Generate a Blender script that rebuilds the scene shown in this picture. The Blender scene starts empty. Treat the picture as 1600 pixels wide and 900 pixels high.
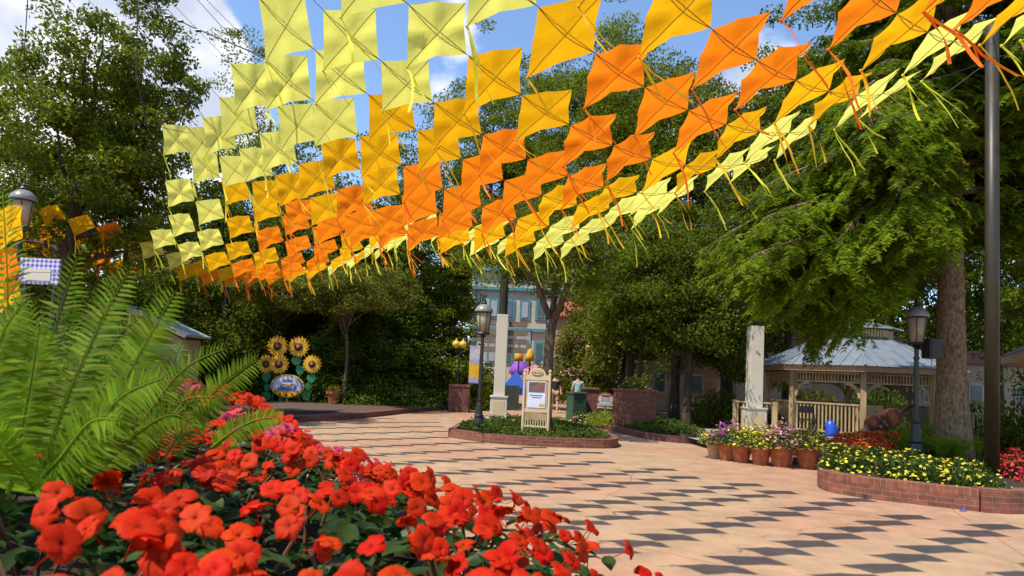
import bpy, math, random
import numpy as np
from mathutils import Vector, Matrix
# ---------------------------------------------------------------- camera, sky, sun, exposure
sc = bpy.context.scene
COL = sc.collection
F, HY, ROLL, CH = 1050.0, 588.0, 0.046, 1.5
PITCH = math.atan(F/16400.0)
YP = HY-F*math.tan(PITCH)                       # row of the principal point (vertical lens shift)
cam_d = bpy.data.cameras.new('camera'); cam = bpy.data.objects.new('camera', cam_d); COL.objects.link(cam)
cam_d.sensor_width = 36; cam_d.lens = F/1600*36; cam_d.shift_y = (YP-450)/1600; cam_d.clip_start = .05; cam_d.clip_end = 2000
cam.matrix_world = Matrix.Translation((0, 0, CH)) @ Matrix.Rotation(math.pi/2+PITCH, 4, 'X') @ Matrix.Rotation(ROLL, 4, 'Z')
cam_d.dof.use_dof = True; cam_d.dof.focus_distance = 9.0; cam_d.dof.aperture_fstop = 9.0
sc.camera = cam

SUN_EL, SUN_AZ = math.radians(60), math.atan2(-2.0, -1.4)      # azimuth of the direction TO the sun (x, y)
sdir = Vector((math.sin(SUN_AZ)*math.cos(SUN_EL), math.cos(SUN_AZ)*math.cos(SUN_EL), math.sin(SUN_EL)))
sun_d = bpy.data.lights.new('sun', 'SUN'); sun = bpy.data.objects.new('sun', sun_d); COL.objects.link(sun)
sun_d.energy = 3.15; sun_d.angle = math.radians(.55); sun_d.color = (1, .92, .77)
sun.rotation_euler = sdir.to_track_quat('Z', 'Y').to_euler(); sun.location = (-20, -10, 40)

world = bpy.data.worlds.new('World'); sc.world = world; world.use_nodes = True
wn, wl = world.node_tree.nodes, world.node_tree.links
wn.clear()
wo = wn.new('ShaderNodeOutputWorld'); bg = wn.new('ShaderNodeBackground'); sky = wn.new('ShaderNodeTexSky')
sky.sky_type = 'NISHITA'; sky.sun_disc = False; sky.sun_elevation = SUN_EL; sky.sun_rotation = SUN_AZ
sky.altitude = 200; sky.air_density = 1.0; sky.dust_density = .3; sky.ozone_density = 4.0
bg.inputs[1].default_value = .130
def pixdir(px, py):
    X2, Y2 = px-800, YP-py
    cr, sr = math.cos(ROLL), math.sin(ROLL); cp, sp = math.cos(PITCH), math.sin(PITCH)
    X, Y = X2*cr-Y2*sr, X2*sr+Y2*cr
    return Vector((X, F*cp-Y*sp, F*sp+Y*cp)).normalized()
tc = wn.new('ShaderNodeTexCoord')
no = wn.new('ShaderNodeTexNoise'); no.inputs['Scale'].default_value = 3.4; no.inputs['Detail'].default_value = 9; no.inputs['Roughness'].default_value = .58
mp = wn.new('ShaderNodeMapping'); mp.inputs['Location'].default_value = (3.1, 1.4, .3); mp.inputs['Scale'].default_value = (1, 1, 1.7)
wl.new(tc.outputs['Generated'], mp.inputs[0]); wl.new(mp.outputs[0], no.inputs['Vector'])
acc = None
# cumulus banks: (direction, cosine radius in, out, weight)
for (px, py, r0, r1, wgt) in ((110, -30, 1, 11, .5), (275, 150, 2, 8, .6), (60, 230, 3, 12, .35), (630, 40, 1, 8, .2), (1150, 160, 1, 8, .25), (520, 20, 0, 10, -.16), (770, 70, 0, 9, -.02), (240, 205, 0, 3.5, -.5)):
    d = pixdir(px, py)
    dt = wn.new('ShaderNodeVectorMath'); dt.operation = 'DOT_PRODUCT'; dt.inputs[1].default_value = d
    wl.new(tc.outputs['Generated'], dt.inputs[0])
    mr = wn.new('ShaderNodeMapRange'); mr.interpolation_type = 'SMOOTHSTEP'
    mr.inputs[1].default_value = math.cos(math.radians(r1)); mr.inputs[2].default_value = math.cos(math.radians(r0))
    mr.inputs[3].default_value = 0; mr.inputs[4].default_value = wgt
    wl.new(dt.outputs['Value'], mr.inputs[0])
    if acc is None: acc = mr.outputs[0]
    else:
        ad = wn.new('ShaderNodeMath'); wl.new(acc, ad.inputs[0]); wl.new(mr.outputs[0], ad.inputs[1]); acc = ad.outputs[0]
ad = wn.new('ShaderNodeMath'); wl.new(acc, ad.inputs[0]); wl.new(no.outputs['Fac'], ad.inputs[1])
cr_ = wn.new('ShaderNodeMapRange'); cr_.interpolation_type = 'SMOOTHSTEP'; cr_.inputs[1].default_value = .62; cr_.inputs[2].default_value = .73
wl.new(ad.outputs[0], cr_.inputs[0])
no2 = wn.new('ShaderNodeTexNoise'); no2.inputs['Scale'].default_value = 6; no2.inputs['Detail'].default_value = 6
mp2 = wn.new('ShaderNodeMapping'); mp2.inputs['Location'].default_value = (7, 2, .1); wl.new(tc.outputs['Generated'], mp2.inputs[0]); wl.new(mp2.outputs[0], no2.inputs['Vector'])
cm = wn.new('ShaderNodeValToRGB'); cm.color_ramp.elements[0].position = .38; cm.color_ramp.elements[1].position = .62
cm.color_ramp.elements[0].color = (2.6, 2.85, 3.5, 1); cm.color_ramp.elements[1].color = (5.4, 5.4, 5.5, 1)
wl.new(no2.outputs['Fac'], cm.inputs[0])
mx = wn.new('ShaderNodeMix'); mx.data_type = 'RGBA'
wl.new(cr_.outputs[0], mx.inputs['Factor']); wl.new(sky.outputs[0], mx.inputs[6]); wl.new(cm.outputs[0], mx.inputs[7])
wl.new(mx.outputs[2], bg.inputs[0]); wl.new(bg.outputs[0], wo.inputs[0])
world.cycles.sampling_method = 'MANUAL'; world.cycles.sample_map_resolution = 256

vs = sc.view_settings; vs.view_transform = 'Standard'; vs.look = 'None'; vs.exposure = 0.98; vs.gamma = 1; vs.use_curve_mapping = False
sc.cycles.max_bounces = 7; sc.cycles.transparent_max_bounces = 8; sc.cycles.transmission_bounces = 5; sc.cycles.diffuse_bounces = 4
sc.cycles.caustics_reflective = False; sc.cycles.caustics_refractive = False

# ---------------------------------------------------------------- layout helpers
rnd = random.Random(7)
CR, SR, CP, SP = math.cos(ROLL), math.sin(ROLL), math.cos(PITCH), math.sin(PITCH)
def at(px, py, y):
    d = pixdir(px, py); return Vector((0, 0, CH)) + d*(y/d.y)
def G(px, py, z=0.0):
    d = pixdir(px, py); return Vector((0, 0, CH)) + d*((z-CH)/d.z)
def proj(p):
    x, y, z = p[0], p[1], p[2]-CH
    d = y*CP+z*SP; v = -y*SP+z*CP
    if d < .05: return (-9999, -9999)
    X, Y = F*x/d, F*v/d
    return (800+X*CR+Y*SR, YP-(-X*SR+Y*CR))

class MB:
    """collects geometry in world coordinates; UVs in metres"""
    def __init__(s): s.v = []; s.f = []; s.uv = []
    def raw(s, vs_, fs_, uvs=None):
        o = len(s.v); s.v += [tuple(v) for v in vs_]
        for i, f in enumerate(fs_):
            s.f.append(tuple(o+k for k in f)); s.uv.append(uvs[i] if uvs else None)
        return s
    def box(s, c, size, rz=0, top=None):
        sx, sy, sz = size[0]/2, size[1]/2, size[2]/2; t = top or 1.0
        c_, s_ = math.cos(rz), math.sin(rz); P = []
        for z, k in ((-sz, 1), (sz, t)):
            for x, y in ((-sx, -sy), (sx, -sy), (sx, sy), (-sx, sy)):
                x, y = x*k, y*k; P.append((c[0]+x*c_-y*s_, c[1]+x*s_+y*c_, c[2]+z))
        return s.raw(P, [(3, 2, 1, 0), (4, 5, 6, 7), (0, 1, 5, 4), (1, 2, 6, 5), (2, 3, 7, 6), (3, 0, 4, 7)])
    def bar(s, a, b, w, h, up=(0, 0, 1)):
        a, b = Vector(a), Vector(b); d = (b-a).normalized(); u = Vector(up)
        sd = d.cross(u)
        if sd.length < 1e-4: sd = d.cross(Vector((0, 1, 0)))
        sd.normalize(); u = sd.cross(d).normalized(); P = []
        for p in (a, b):
            for q, r in ((-1, -1), (1, -1), (1, 1), (-1, 1)): P.append(p+sd*(q*w/2)+u*(r*h/2))
        return s.raw(P, [(3, 2, 1, 0), (4, 5, 6, 7), (0, 1, 5, 4), (1, 2, 6, 5), (2, 3, 7, 6), (3, 0, 4, 7)])
    def tube(s, path, rad, n=8, cap=True):
        path = [Vector(p) for p in path]; m = len(path)
        if not hasattr(rad, '__len__'): rad = [rad]*m
        P = []; ref = None
        for i, p in enumerate(path):
            t = (path[min(i+1, m-1)]-path[max(i-1, 0)]).normalized()
            if ref is None: ref = Vector((1, 0, 0)) if abs(t.x) < .8 else Vector((0, 1, 0))
            a = (ref-t*ref.dot(t)).normalized(); ref = a; b = t.cross(a)
            for k in range(n):
                an = 2*math.pi*k/n; P.append(p+(a*math.cos(an)+b*math.sin(an))*rad[i])
        fs = []
        for i in range(m-1):
            for k in range(n):
                k2 = (k+1) % n; fs.append((i*n+k, i*n+k2, (i+1)*n+k2, (i+1)*n+k))
        if cap: fs += [tuple(range(n-1, -1, -1)), tuple((m-1)*n+k for k in range(n))]
        return s.raw(P, fs)
    def lathe(s, c, prof, n=16, rz=0, cap=True):
        P = []; fs = []
        for r, z in prof:
            for k in range(n):
                an = 2*math.pi*k/n+rz; P.append((c[0]+r*math.cos(an), c[1]+r*math.sin(an), c[2]+z))
        for i in range(len(prof)-1):
            for k in range(n):
                k2 = (k+1) % n; fs.append((i*n+k, i*n+k2, (i+1)*n+k2, (i+1)*n+k))
        if cap: fs += [tuple(range(n-1, -1, -1)), tuple((len(prof)-1)*n+k for k in range(n))]
        return s.raw(P, fs)
    def ball(s, c, r, n=12, m=8):
        r = r if hasattr(r, '__len__') else (r, r, r); P = []; fs = []
        for i in range(m+1):
            th = math.pi*i/m
            for k in range(n):
                an = 2*math.pi*k/n; P.append((c[0]+r[0]*math.sin(th)*math.cos(an), c[1]+r[1]*math.sin(th)*math.sin(an), c[2]-r[2]*math.cos(th)))
        for i in range(m):
            for k in range(n):
                k2 = (k+1) % n; fs.append((i*n+k, i*n+k2, (i+1)*n+k2, (i+1)*n+k))
        return s.raw(P, fs)
    def prism(s, poly, z0, z1):
        n = len(poly); P = [(p[0], p[1], z0) for p in poly]+[(p[0], p[1], z1) for p in poly]; fs = []
        fs.append(tuple(range(n-1, -1, -1))); fs.append(tuple(range(n, 2*n))); uvs = [None, None]; L = 0
        for k in range(n):
            k2 = (k+1) % n; fs.append((k, k2, n+k2, n+k)); d = math.hypot(poly[k2][0]-poly[k][0], poly[k2][1]-poly[k][1])
            uvs.append([(L, z0), (L+d, z0), (L+d, z1), (L, z1)]); L += d
        return s.raw(P, fs, uvs)
    def plate(s, o, ax, ay, th, pts):
        """extrude a 2-D outline lying in plane (ax, ay) by thickness th along the normal"""
        o, ax, ay = Vector(o), Vector(ax), Vector(ay); nn = ax.cross(ay).normalized()*th/2; n = len(pts)
        P = [o+ax*p[0]+ay*p[1]+nn for p in pts]+[o+ax*p[0]+ay*p[1]-nn for p in pts]
        fs = [tuple(range(n)), tuple(range(2*n-1, n-1, -1))]+[(k, n+k, n+(k+1) % n, (k+1) % n) for k in range(n)]
        return s.raw(P, fs)
    def wall(s, pts, z0, z1, th, closed=False):
        """wall of thickness th to the left of the path pts, z1 may be a list"""
        pts = [Vector((p[0], p[1], 0)) for p in pts]; n = len(pts); off = []
        for i in range(n):
            a = pts[(i-1) % n] if closed or i > 0 else pts[i]; b = pts[(i+1) % n] if closed or i < n-1 else pts[i]
            d = (b-a).normalized(); off.append(Vector((-d.y, d.x, 0))*th)
        L = 0
        for i in range(n if closed else n-1):
            j = (i+1) % n; a, b, c, d = pts[i], pts[j], pts[j]+off[j], pts[i]+off[i]; e = (b-a).length
            q = [(p.x, p.y, z) for z in (z0, z1) for p in (a, b, c, d)]
            U = lambda u0, u1: [(u0, z0), (u1, z0), (u1, z1), (u0, z1)]
            fs = [(0, 1, 5, 4), (2, 3, 7, 6), (4, 5, 6, 7)]; uv = [U(L, L+e), U(L+e, L), [(L, 0), (L+e, 0), (L+e, th), (L, th)]]
            if not closed and i == 0: fs.append((3, 0, 4, 7)); uv.append(U(0, th))
            if not closed and i == n-2: fs.append((1, 2, 6, 5)); uv.append(U(0, th))
            s.raw(q, fs, uv); L += e
        return s

def finish(name, V, Fc, mat, parent=None, loc=None, UV=None, smooth=False):
    me = bpy.data.meshes.new(name); me.from_pydata(V, [], Fc); 
    for m in (mat if isinstance(mat, (list, tuple)) else [mat]): me.materials.append(m)
    if UV is not None:
        lay = me.uv_layers.new(name='UVMap'); lay.data.foreach_set('uv', UV)
    if smooth: me.polygons.foreach_set('use_smooth', [True]*len(me.polygons))
    o = bpy.data.objects.new(name, me); COL.objects.link(o)
    if parent: o.parent = parent
    if loc is not None: o.location = loc
    return o
def build(mb, name, mat, parent=None, origin=None, smooth=False, bevel=0):
    """link the MB as one mesh object; world coordinates kept (parent roots are translated only)"""
    base = Vector(parent.get('_w', (0, 0, 0))) if parent else Vector((0, 0, 0))
    if origin is None: origin = base if parent else Vector(mb.v[0])*0
    origin = Vector(origin); uv = []
    for f, u in zip(mb.f, mb.uv):
        if u is not None:
            for a in u: uv += [a[0], a[1]]
        else:
            p = [Vector(mb.v[i]) for i in f]; n = Vector((0, 0, 0))
            for i in range(len(p)): n += p[i].cross(p[(i+1) % len(p)])
            if n.length > 1e-12: n.normalize()
            if abs(n.z) > .75:
                for q in p: uv += [q.x, q.y]
            else:
                t = Vector((-n.y, n.x, 0)); t = t.normalized() if t.length > 1e-6 else Vector((1, 0, 0))
                for q in p: uv += [q.dot(t), q.z]
    V = [(v[0]-origin.x, v[1]-origin.y, v[2]-origin.z) for v in mb.v]
    o = finish(name, V, mb.f, mat, parent, origin-base, uv, smooth)
    if bevel:
        m = o.modifiers.new('edge', 'BEVEL'); m.width = bevel; m.segments = 2; m.limit_method = 'ANGLE'
    o['_w'] = tuple(origin)
    return o
def tag(o, label=None, cat=None, group=None, kind=None):
    if label: o['label'] = label
    if cat: o['category'] = cat
    if group: o['group'] = group
    if kind: o['kind'] = kind
    return o
def thing(name, loc, label, cat, group=None, rz=0):
    o = bpy.data.objects.new(name, None); COL.objects.link(o); o.location = loc; o.rotation_euler = (0, 0, rz); o.empty_display_size = .2
    o['_w'] = tuple(loc); return tag(o, label, cat, group)
def copy_tree(o, parent=None):
    c = o.copy(); COL.objects.link(c); c.parent = parent
    for ch in list(o.children): copy_tree(ch, c)
    return c

# ---------------------------------------------------------------- materials
def nodes_of(name):
    m = bpy.data.materials.new(name); m.use_nodes = True; nt = m.node_tree
    return m, nt, nt.nodes, nt.links, nt.nodes['Principled BSDF']
def M(name, col, rough=.75, var=.18, scale=6.0, bump=0.0, bscale=40.0, metal=0, transl=0.0, island=0.0, col2=None, spec=.4, stretch=None, emit=0):
    m, nt, N, L, P = nodes_of(name)
    P.inputs['Roughness'].default_value = rough; P.inputs['Metallic'].default_value = metal; P.inputs['Specular IOR Level'].default_value = spec
    t = N.new('ShaderNodeTexCoord'); src = t.outputs['Object']
    if stretch:
        mpn = N.new('ShaderNodeMapping'); mpn.inputs['Scale'].default_value = stretch; L.new(src, mpn.inputs[0]); src = mpn.outputs[0]
    n = N.new('ShaderNodeTexNoise'); n.inputs['Scale'].default_value = scale; n.inputs['Detail'].default_value = 6; L.new(src, n.inputs['Vector'])
    c2 = col2 or tuple(c*(1-var*1.6) for c in col); c1 = col if col2 else tuple(min(c*(1+var*.8), 1) for c in col)
    mixn = N.new('ShaderNodeMix'); mixn.data_type = 'RGBA'; mixn.inputs[6].default_value = (*c2, 1); mixn.inputs[7].default_value = (*c1, 1)
    mr = N.new('ShaderNodeMapRange'); mr.inputs[1].default_value = .3; mr.inputs[2].default_value = .7; L.new(n.outputs['Fac'], mr.inputs[0]); L.new(mr.outputs[0], mixn.inputs['Factor'])
    out = mixn.outputs[2]
    if island:
        g = N.new('ShaderNodeNewGeometry'); hs = N.new('ShaderNodeHueSaturation')
        a = N.new('ShaderNodeMapRange'); a.inputs[3].default_value = 1-island; a.inputs[4].default_value = 1+island; L.new(g.outputs['Random Per Island'], a.inputs[0]); L.new(a.outputs[0], hs.inputs['Value'])
        wnz = N.new('ShaderNodeTexWhiteNoise'); wnz.noise_dimensions = '1D'; L.new(g.outputs['Random Per Island'], wnz.inputs['W'])
        b = N.new('ShaderNodeMapRange'); b.inputs[3].default_value = .5-.045*island*2; b.inputs[4].default_value = .5+.03*island*2; L.new(wnz.outputs[0], b.inputs[0]); L.new(b.outputs[0], hs.inputs['Hue'])
        L.new(out, hs.inputs['Color']); out = hs.outputs[0]
    L.new(out, P.inputs['Base Color'])
    if bump:
        n2 = N.new('ShaderNodeTexNoise'); n2.inputs['Scale'].default_value = bscale; n2.inputs['Detail'].default_value = 5; L.new(src, n2.inputs['Vector'])
        bp = N.new('ShaderNodeBump'); bp.inputs['Strength'].default_value = bump; bp.inputs['Distance'].default_value = .02; L.new(n2.outputs['Fac'], bp.inputs['Height']); L.new(bp.outputs[0], P.inputs['Normal'])
    if transl:
        tr = N.new('ShaderNodeBsdfTranslucent'); L.new(out, tr.inputs[0]); ms = N.new('ShaderNodeMixShader'); ms.inputs[0].default_value = transl
        L.new(P.outputs[0], ms.inputs[1]); L.new(tr.outputs[0], ms.inputs[2]); L.new(ms.outputs[0], N['Material Output'].inputs[0])
    if emit:
        L.new(out, P.inputs['Emission Color']); P.inputs['Emission Strength'].default_value = emit
    return m
def brick(name, c1, c2, mortar, bw=.215, rh=.072, rough=.85):
    m, nt, N, L, P = nodes_of(name); P.inputs['Roughness'].default_value = rough
    t = N.new('ShaderNodeTexCoord'); b = N.new('ShaderNodeTexBrick')
    b.inputs['Scale'].default_value = 1; b.inputs['Brick Width'].default_value = bw; b.inputs['Row Height'].default_value = rh; b.inputs['Mortar Size'].default_value = .006
    b.inputs['Mortar Smooth'].default_value = .3; b.inputs['Bias'].default_value = 0
    b.inputs['Color1'].default_value = (*c1, 1); b.inputs['Color2'].default_value = (*c2, 1); b.inputs['Mortar'].default_value = (*mortar, 1)
    L.new(t.outputs['UV'], b.inputs['Vector'])
    n = N.new('ShaderNodeTexNoise'); n.inputs['Scale'].default_value = 9; n.inputs['Detail'].default_value = 6; L.new(t.outputs['UV'], n.inputs['Vector'])
    mr = N.new('ShaderNodeMapRange'); mr.inputs[1].default_value = .3; mr.inputs[2].default_value = .7; mr.inputs[3].default_value = .65; mr.inputs[4].default_value = 1.2; L.new(n.outputs['Fac'], mr.inputs[0])
    hs = N.new('ShaderNodeHueSaturation'); L.new(b.outputs['Color'], hs.inputs['Color']); L.new(mr.outputs[0], hs.inputs['Value']); L.new(hs.outputs[0], P.inputs['Base Color'])
    bp = N.new('ShaderNodeBump'); bp.inputs['Strength'].default_value = .7; bp.inputs['Distance'].default_value = .008; bp.invert = True
    L.new(b.outputs['Fac'], bp.inputs['Height']); L.new(bp.outputs[0], P.inputs['Normal'])
    return m
mt = {}
mt['brick'] = brick('red_brick', (.25, .075, .042), (.15, .048, .03), (.22, .16, .11))
mt['rowlock'] = brick('brick_rowlock', (.27, .085, .045), (.18, .055, .032), (.23, .17, .12), bw=.075, rh=.4)
mt['brickdark'] = brick('weathered_brick', (.22, .06, .04), (.15, .045, .035), (.16, .11, .09))
mt['iron'] = M('black_iron', (.018, .017, .018), .4, .2, 12, .15, spec=.5)
mt['bronze'] = M('bronze_paint', (.034, .027, .014), .45, .15, 6)
mt['cream'] = M('cream_paint', (.58, .44, .26), .6, .04, 3)
mt['creamwood'] = M('pale_timber', (.40, .28, .15), .7, .22, 8, .2, stretch=(1, 1, .2))
mt['white'] = M('white_paint', (.58, .53, .43), .55, .03, 2)
mt['mulch'] = M('mulch', (.13, .078, .055), .95, .5, 30, 1.0, 60)
mt['soil'] = M('soil', (.045, .028, .018), .95, .4, 25, .8, 50)
mt['bark'] = M('bark', (.15, .105, .065), .9, .5, 16, 1.2, 24, col2=(.05, .036, .025), stretch=(1, 1, .18))
mt['barkgold'] = M('cypress_bark', (.30, .195, .10), .9, .5, 20, 1.6, 38, col2=(.075, .048, .026), stretch=(1, 1, .5))
mt['barkdark'] = M('dark_bark', (.075, .05, .032), .9, .4, 9, 1.0, 14, stretch=(1, 1, .18))
mt['terra'] = M('terracotta', (.38, .11, .04), .8, .25, 7, .2)
mt['glass'] = M('amber_lamp_glass', (.62, .50, .33), .15, .12, 9, transl=.5, spec=.6)
mt['lampcap'] = M('lamp_hood_paint', (.22, .21, .20), .3, .1, 10, spec=.6)
mt['rope'] = M('dark_wire', (.03, .03, .03), .6)
def leafmat(name, col, transl=.55, island=.45, rough=.65): return M(name, col, rough, .35, .9, transl=transl, island=island, spec=.2)
mt['leaf'] = leafmat('leaf_green', (.165, .215, .013))
mt['leafdark'] = leafmat('leaf_dark_green', (.115, .158, .010), .45)
mt['leafblue'] = leafmat('leaf_needle_green', (.095, .150, .014), .4)
mt['leafyel'] = leafmat('leaf_yellow_green', (.18, .20, .02), .45)
mt['cypress'] = leafmat('cypress_needle', (.190, .285, .010), .55, .4)
mt['ivy'] = leafmat('ivy_green', (.085, .135, .012), .35)
mt['fern'] = leafmat('fern_green', (.22, .36, .012), .5, .3)
mt['chart'] = leafmat('chartreuse_leaf', (.33, .42, .04), .4, .25)
mt['plantleaf'] = leafmat('bedding_leaf', (.07, .14, .03), .3)
mt['impleaf'] = leafmat('impatiens_leaf', (.035, .080, .016), .28, .4, .4)

# ---------------------------------------------------------------- numpy foliage
R_ = np.random.RandomState(11)
def unit(a): return a/np.maximum(np.linalg.norm(a, axis=-1, keepdims=True), 1e-9)
def leaves(name, C, L, W, mat, parent=None, A=None, Nn=None, fold=.0, shape='rhomb', origin=None):
    """one mesh of many small leaves centred at C; A = long axis, Nn = normal"""
    n = len(C)
    if A is None: A = unit(R_.normal(size=(n, 3)))
    A = unit(A)
    if Nn is None: Nn = unit(R_.normal(size=(n, 3))+np.array([0, 0, .7]))
    B = unit(np.cross(Nn, A)); Nr = np.cross(A, B)
    L = L*R_.uniform(.65, 1.25, (n, 1)); W = W*R_.uniform(.7, 1.2, (n, 1))
    if shape == 'rhomb':
        V = np.stack([C-A*L/2, C+B*W/2-A*L*.05+Nr*W*fold, C+A*L/2, C-B*W/2-A*L*.05+Nr*W*fold], 1); k = 4
    elif shape == 'disc':
        V = np.stack([C+(A*math.cos(t)*L+B*math.sin(t)*W)/2 for t in [i*math.pi/3 for i in range(6)]], 1); k = 6
    V = V.reshape(-1, 3); Fc = np.arange(n*k).reshape(n, k)
    base = np.array(parent.get('_w', (0, 0, 0))) if parent is not None else np.zeros(3)
    if origin is not None: base = np.array(origin)
    me = bpy.data.meshes.new(name)
    me.vertices.add(n*k); me.vertices.foreach_set('co', (V-base).astype(np.float32).ravel())
    me.loops.add(n*k); me.loops.foreach_set('vertex_index', Fc.ravel().astype(np.int32))
    me.polygons.add(n); me.polygons.foreach_set('loop_start', (np.arange(n)*k).astype(np.int32)); me.polygons.foreach_set('loop_total', np.full(n, k, np.int32))
    me.update(calc_edges=True); me.materials.append(mat)
    o = bpy.data.objects.new(name, me); COL.objects.link(o)
    if parent is not None: o.parent = parent
    if origin is not None: o.location = origin; o['_w'] = tuple(origin)
    return o
# ---------------------------------------------------------------- ground, plaza, beds
def paving():
    m, nt, N, L, P = nodes_of('tinted_concrete'); P.inputs['Roughness'].default_value = .85; P.inputs['Specular IOR Level'].default_value = .25
    t = N.new('ShaderNodeTexCoord')
    n1 = N.new('ShaderNodeTexNoise'); n1.inputs['Scale'].default_value = .28; n1.inputs['Detail'].default_value = 3; L.new(t.outputs['Object'], n1.inputs['Vector'])
    n2 = N.new('ShaderNodeTexNoise'); n2.inputs['Scale'].default_value = 2.2; n2.inputs['Detail'].default_value = 9; n2.inputs['Roughness'].default_value = .65; L.new(t.outputs['Object'], n2.inputs['Vector'])
    n3 = N.new('ShaderNodeTexNoise'); n3.inputs['Scale'].default_value = 60; n3.inputs['Detail'].default_value = 4; L.new(t.outputs['Object'], n3.inputs['Vector'])
    r1 = N.new('ShaderNodeMapRange'); r1.inputs[1].default_value = .42; r1.inputs[2].default_value = .58; r1.interpolation_type = 'SMOOTHSTEP'; L.new(n1.outputs['Fac'], r1.inputs[0])
    a = N.new('ShaderNodeMix'); a.data_type = 'RGBA'; a.inputs[6].default_value = (.400, .262, .160, 1); a.inputs[7].default_value = (.400, .228, .142, 1); L.new(r1.outputs[0], a.inputs['Factor'])
    r2 = N.new('ShaderNodeMapRange'); r2.inputs[1].default_value = .3; r2.inputs[2].default_value = .7; r2.inputs[3].default_value = .72; r2.inputs[4].default_value = 1.12; L.new(n2.outputs['Fac'], r2.inputs[0])
    r3 = N.new('ShaderNodeMapRange'); r3.inputs[1].default_value = .3; r3.inputs[2].default_value = .7; r3.inputs[3].default_value = .9; r3.inputs[4].default_value = 1.08; L.new(n3.outputs['Fac'], r3.inputs[0])
    mu = N.new('ShaderNodeMath'); mu.operation = 'MULTIPLY'; L.new(r2.outputs[0], mu.inputs[0]); L.new(r3.outputs[0], mu.inputs[1])
    mp = N.new('ShaderNodeMapping'); mp.inputs['Rotation'].default_value = (0, 0, .45); mp.inputs['Location'].default_value = (.6, 1.3, 0); L.new(t.outputs['Object'], mp.inputs[0])
    nd = N.new('ShaderNodeTexNoise'); nd.inputs['Scale'].default_value = .12; L.new(t.outputs['Object'], nd.inputs['Vector'])
    av = N.new('ShaderNodeVectorMath'); av.operation = 'MULTIPLY_ADD'; L.new(nd.outputs['Color'], av.inputs[0]); av.inputs[1].default_value = (4, 4, 0); L.new(mp.outputs[0], av.inputs[2])
    b = N.new('ShaderNodeTexBrick'); b.offset = 0; b.inputs['Scale'].default_value = 1; b.inputs['Brick Width'].default_value = 4.2; b.inputs['Row Height'].default_value = 3.1; b.inputs['Mortar Size'].default_value = .008; b.inputs['Mortar Smooth'].default_value = .6
    L.new(av.outputs[0], b.inputs['Vector'])
    # hairline cracks
    v = N.new('ShaderNodeTexVoronoi'); v.feature = 'DISTANCE_TO_EDGE'; v.inputs['Scale'].default_value = .32
    n4 = N.new('ShaderNodeTexNoise'); n4.inputs['Scale'].default_value = 1.6; n4.inputs['Detail'].default_value = 7; L.new(t.outputs['Object'], n4.inputs['Vector'])
    av2 = N.new('ShaderNodeVectorMath'); av2.operation = 'MULTIPLY_ADD'; L.new(n4.outputs['Color'], av2.inputs[0]); av2.inputs[1].default_value = (1, 1, 0); L.new(t.outputs['Object'], av2.inputs[2]); L.new(av2.outputs[0], v.inputs['Vector'])
    rc = N.new('ShaderNodeMapRange'); rc.inputs[1].default_value = 0; rc.inputs[2].default_value = .0035; rc.inputs[3].default_value = .72; rc.inputs[4].default_value = 1; L.new(v.outputs['Distance'], rc.inputs[0])
    rj = N.new('ShaderNodeMapRange'); rj.inputs[3].default_value = 1; rj.inputs[4].default_value = .5; L.new(b.outputs['Fac'], rj.inputs[0])
    m2 = N.new('ShaderNodeMath'); m2.operation = 'MULTIPLY'; L.new(rc.outputs[0], m2.inputs[0]); L.new(rj.outputs[0], m2.inputs[1])
    m3 = N.new('ShaderNodeMath'); m3.operation = 'MULTIPLY'; L.new(m2.outputs[0], m3.inputs[0]); L.new(mu.outputs[0], m3.inputs[1])
    hs = N.new('ShaderNodeHueSaturation'); L.new(a.outputs[2], hs.inputs['Color']); L.new(m3.outputs[0], hs.inputs['Value']); L.new(hs.outputs[0], P.inputs['Base Color'])
    bp = N.new('ShaderNodeBump'); bp.inputs['Strength'].default_value = .25; bp.inputs['Distance'].default_value = .004; L.new(n3.outputs['Fac'], bp.inputs['Height']); L.new(bp.outputs[0], P.inputs['Normal'])
    return m
mt['paving'] = paving()
mt['earth'] = M('earth', (.07, .065, .03), .95, .4, 3, .6, 20, col2=(.04, .05, .018))
def sheet(name, poly, z, mat):
    mb = MB(); mb.raw([(p[0], p[1], z) for p in poly], [tuple(range(len(poly)))]); return tag(build(mb, name, mat), kind='structure')
sheet('ground', [(-160, -20), (160, -20), (160, 260), (-160, 260)], -.012, mt['earth'])
sheet('plaza', [(-9, -6), (26, -6), (26, 16.5), (12, 19), (7, 21), (6.3, 36), (6.5, 60), (-3.5, 60), (-4.2, 36), (-4.5, 29), (-9, 20.3), (-14, 16)], 0.0, mt['paving'])

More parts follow.
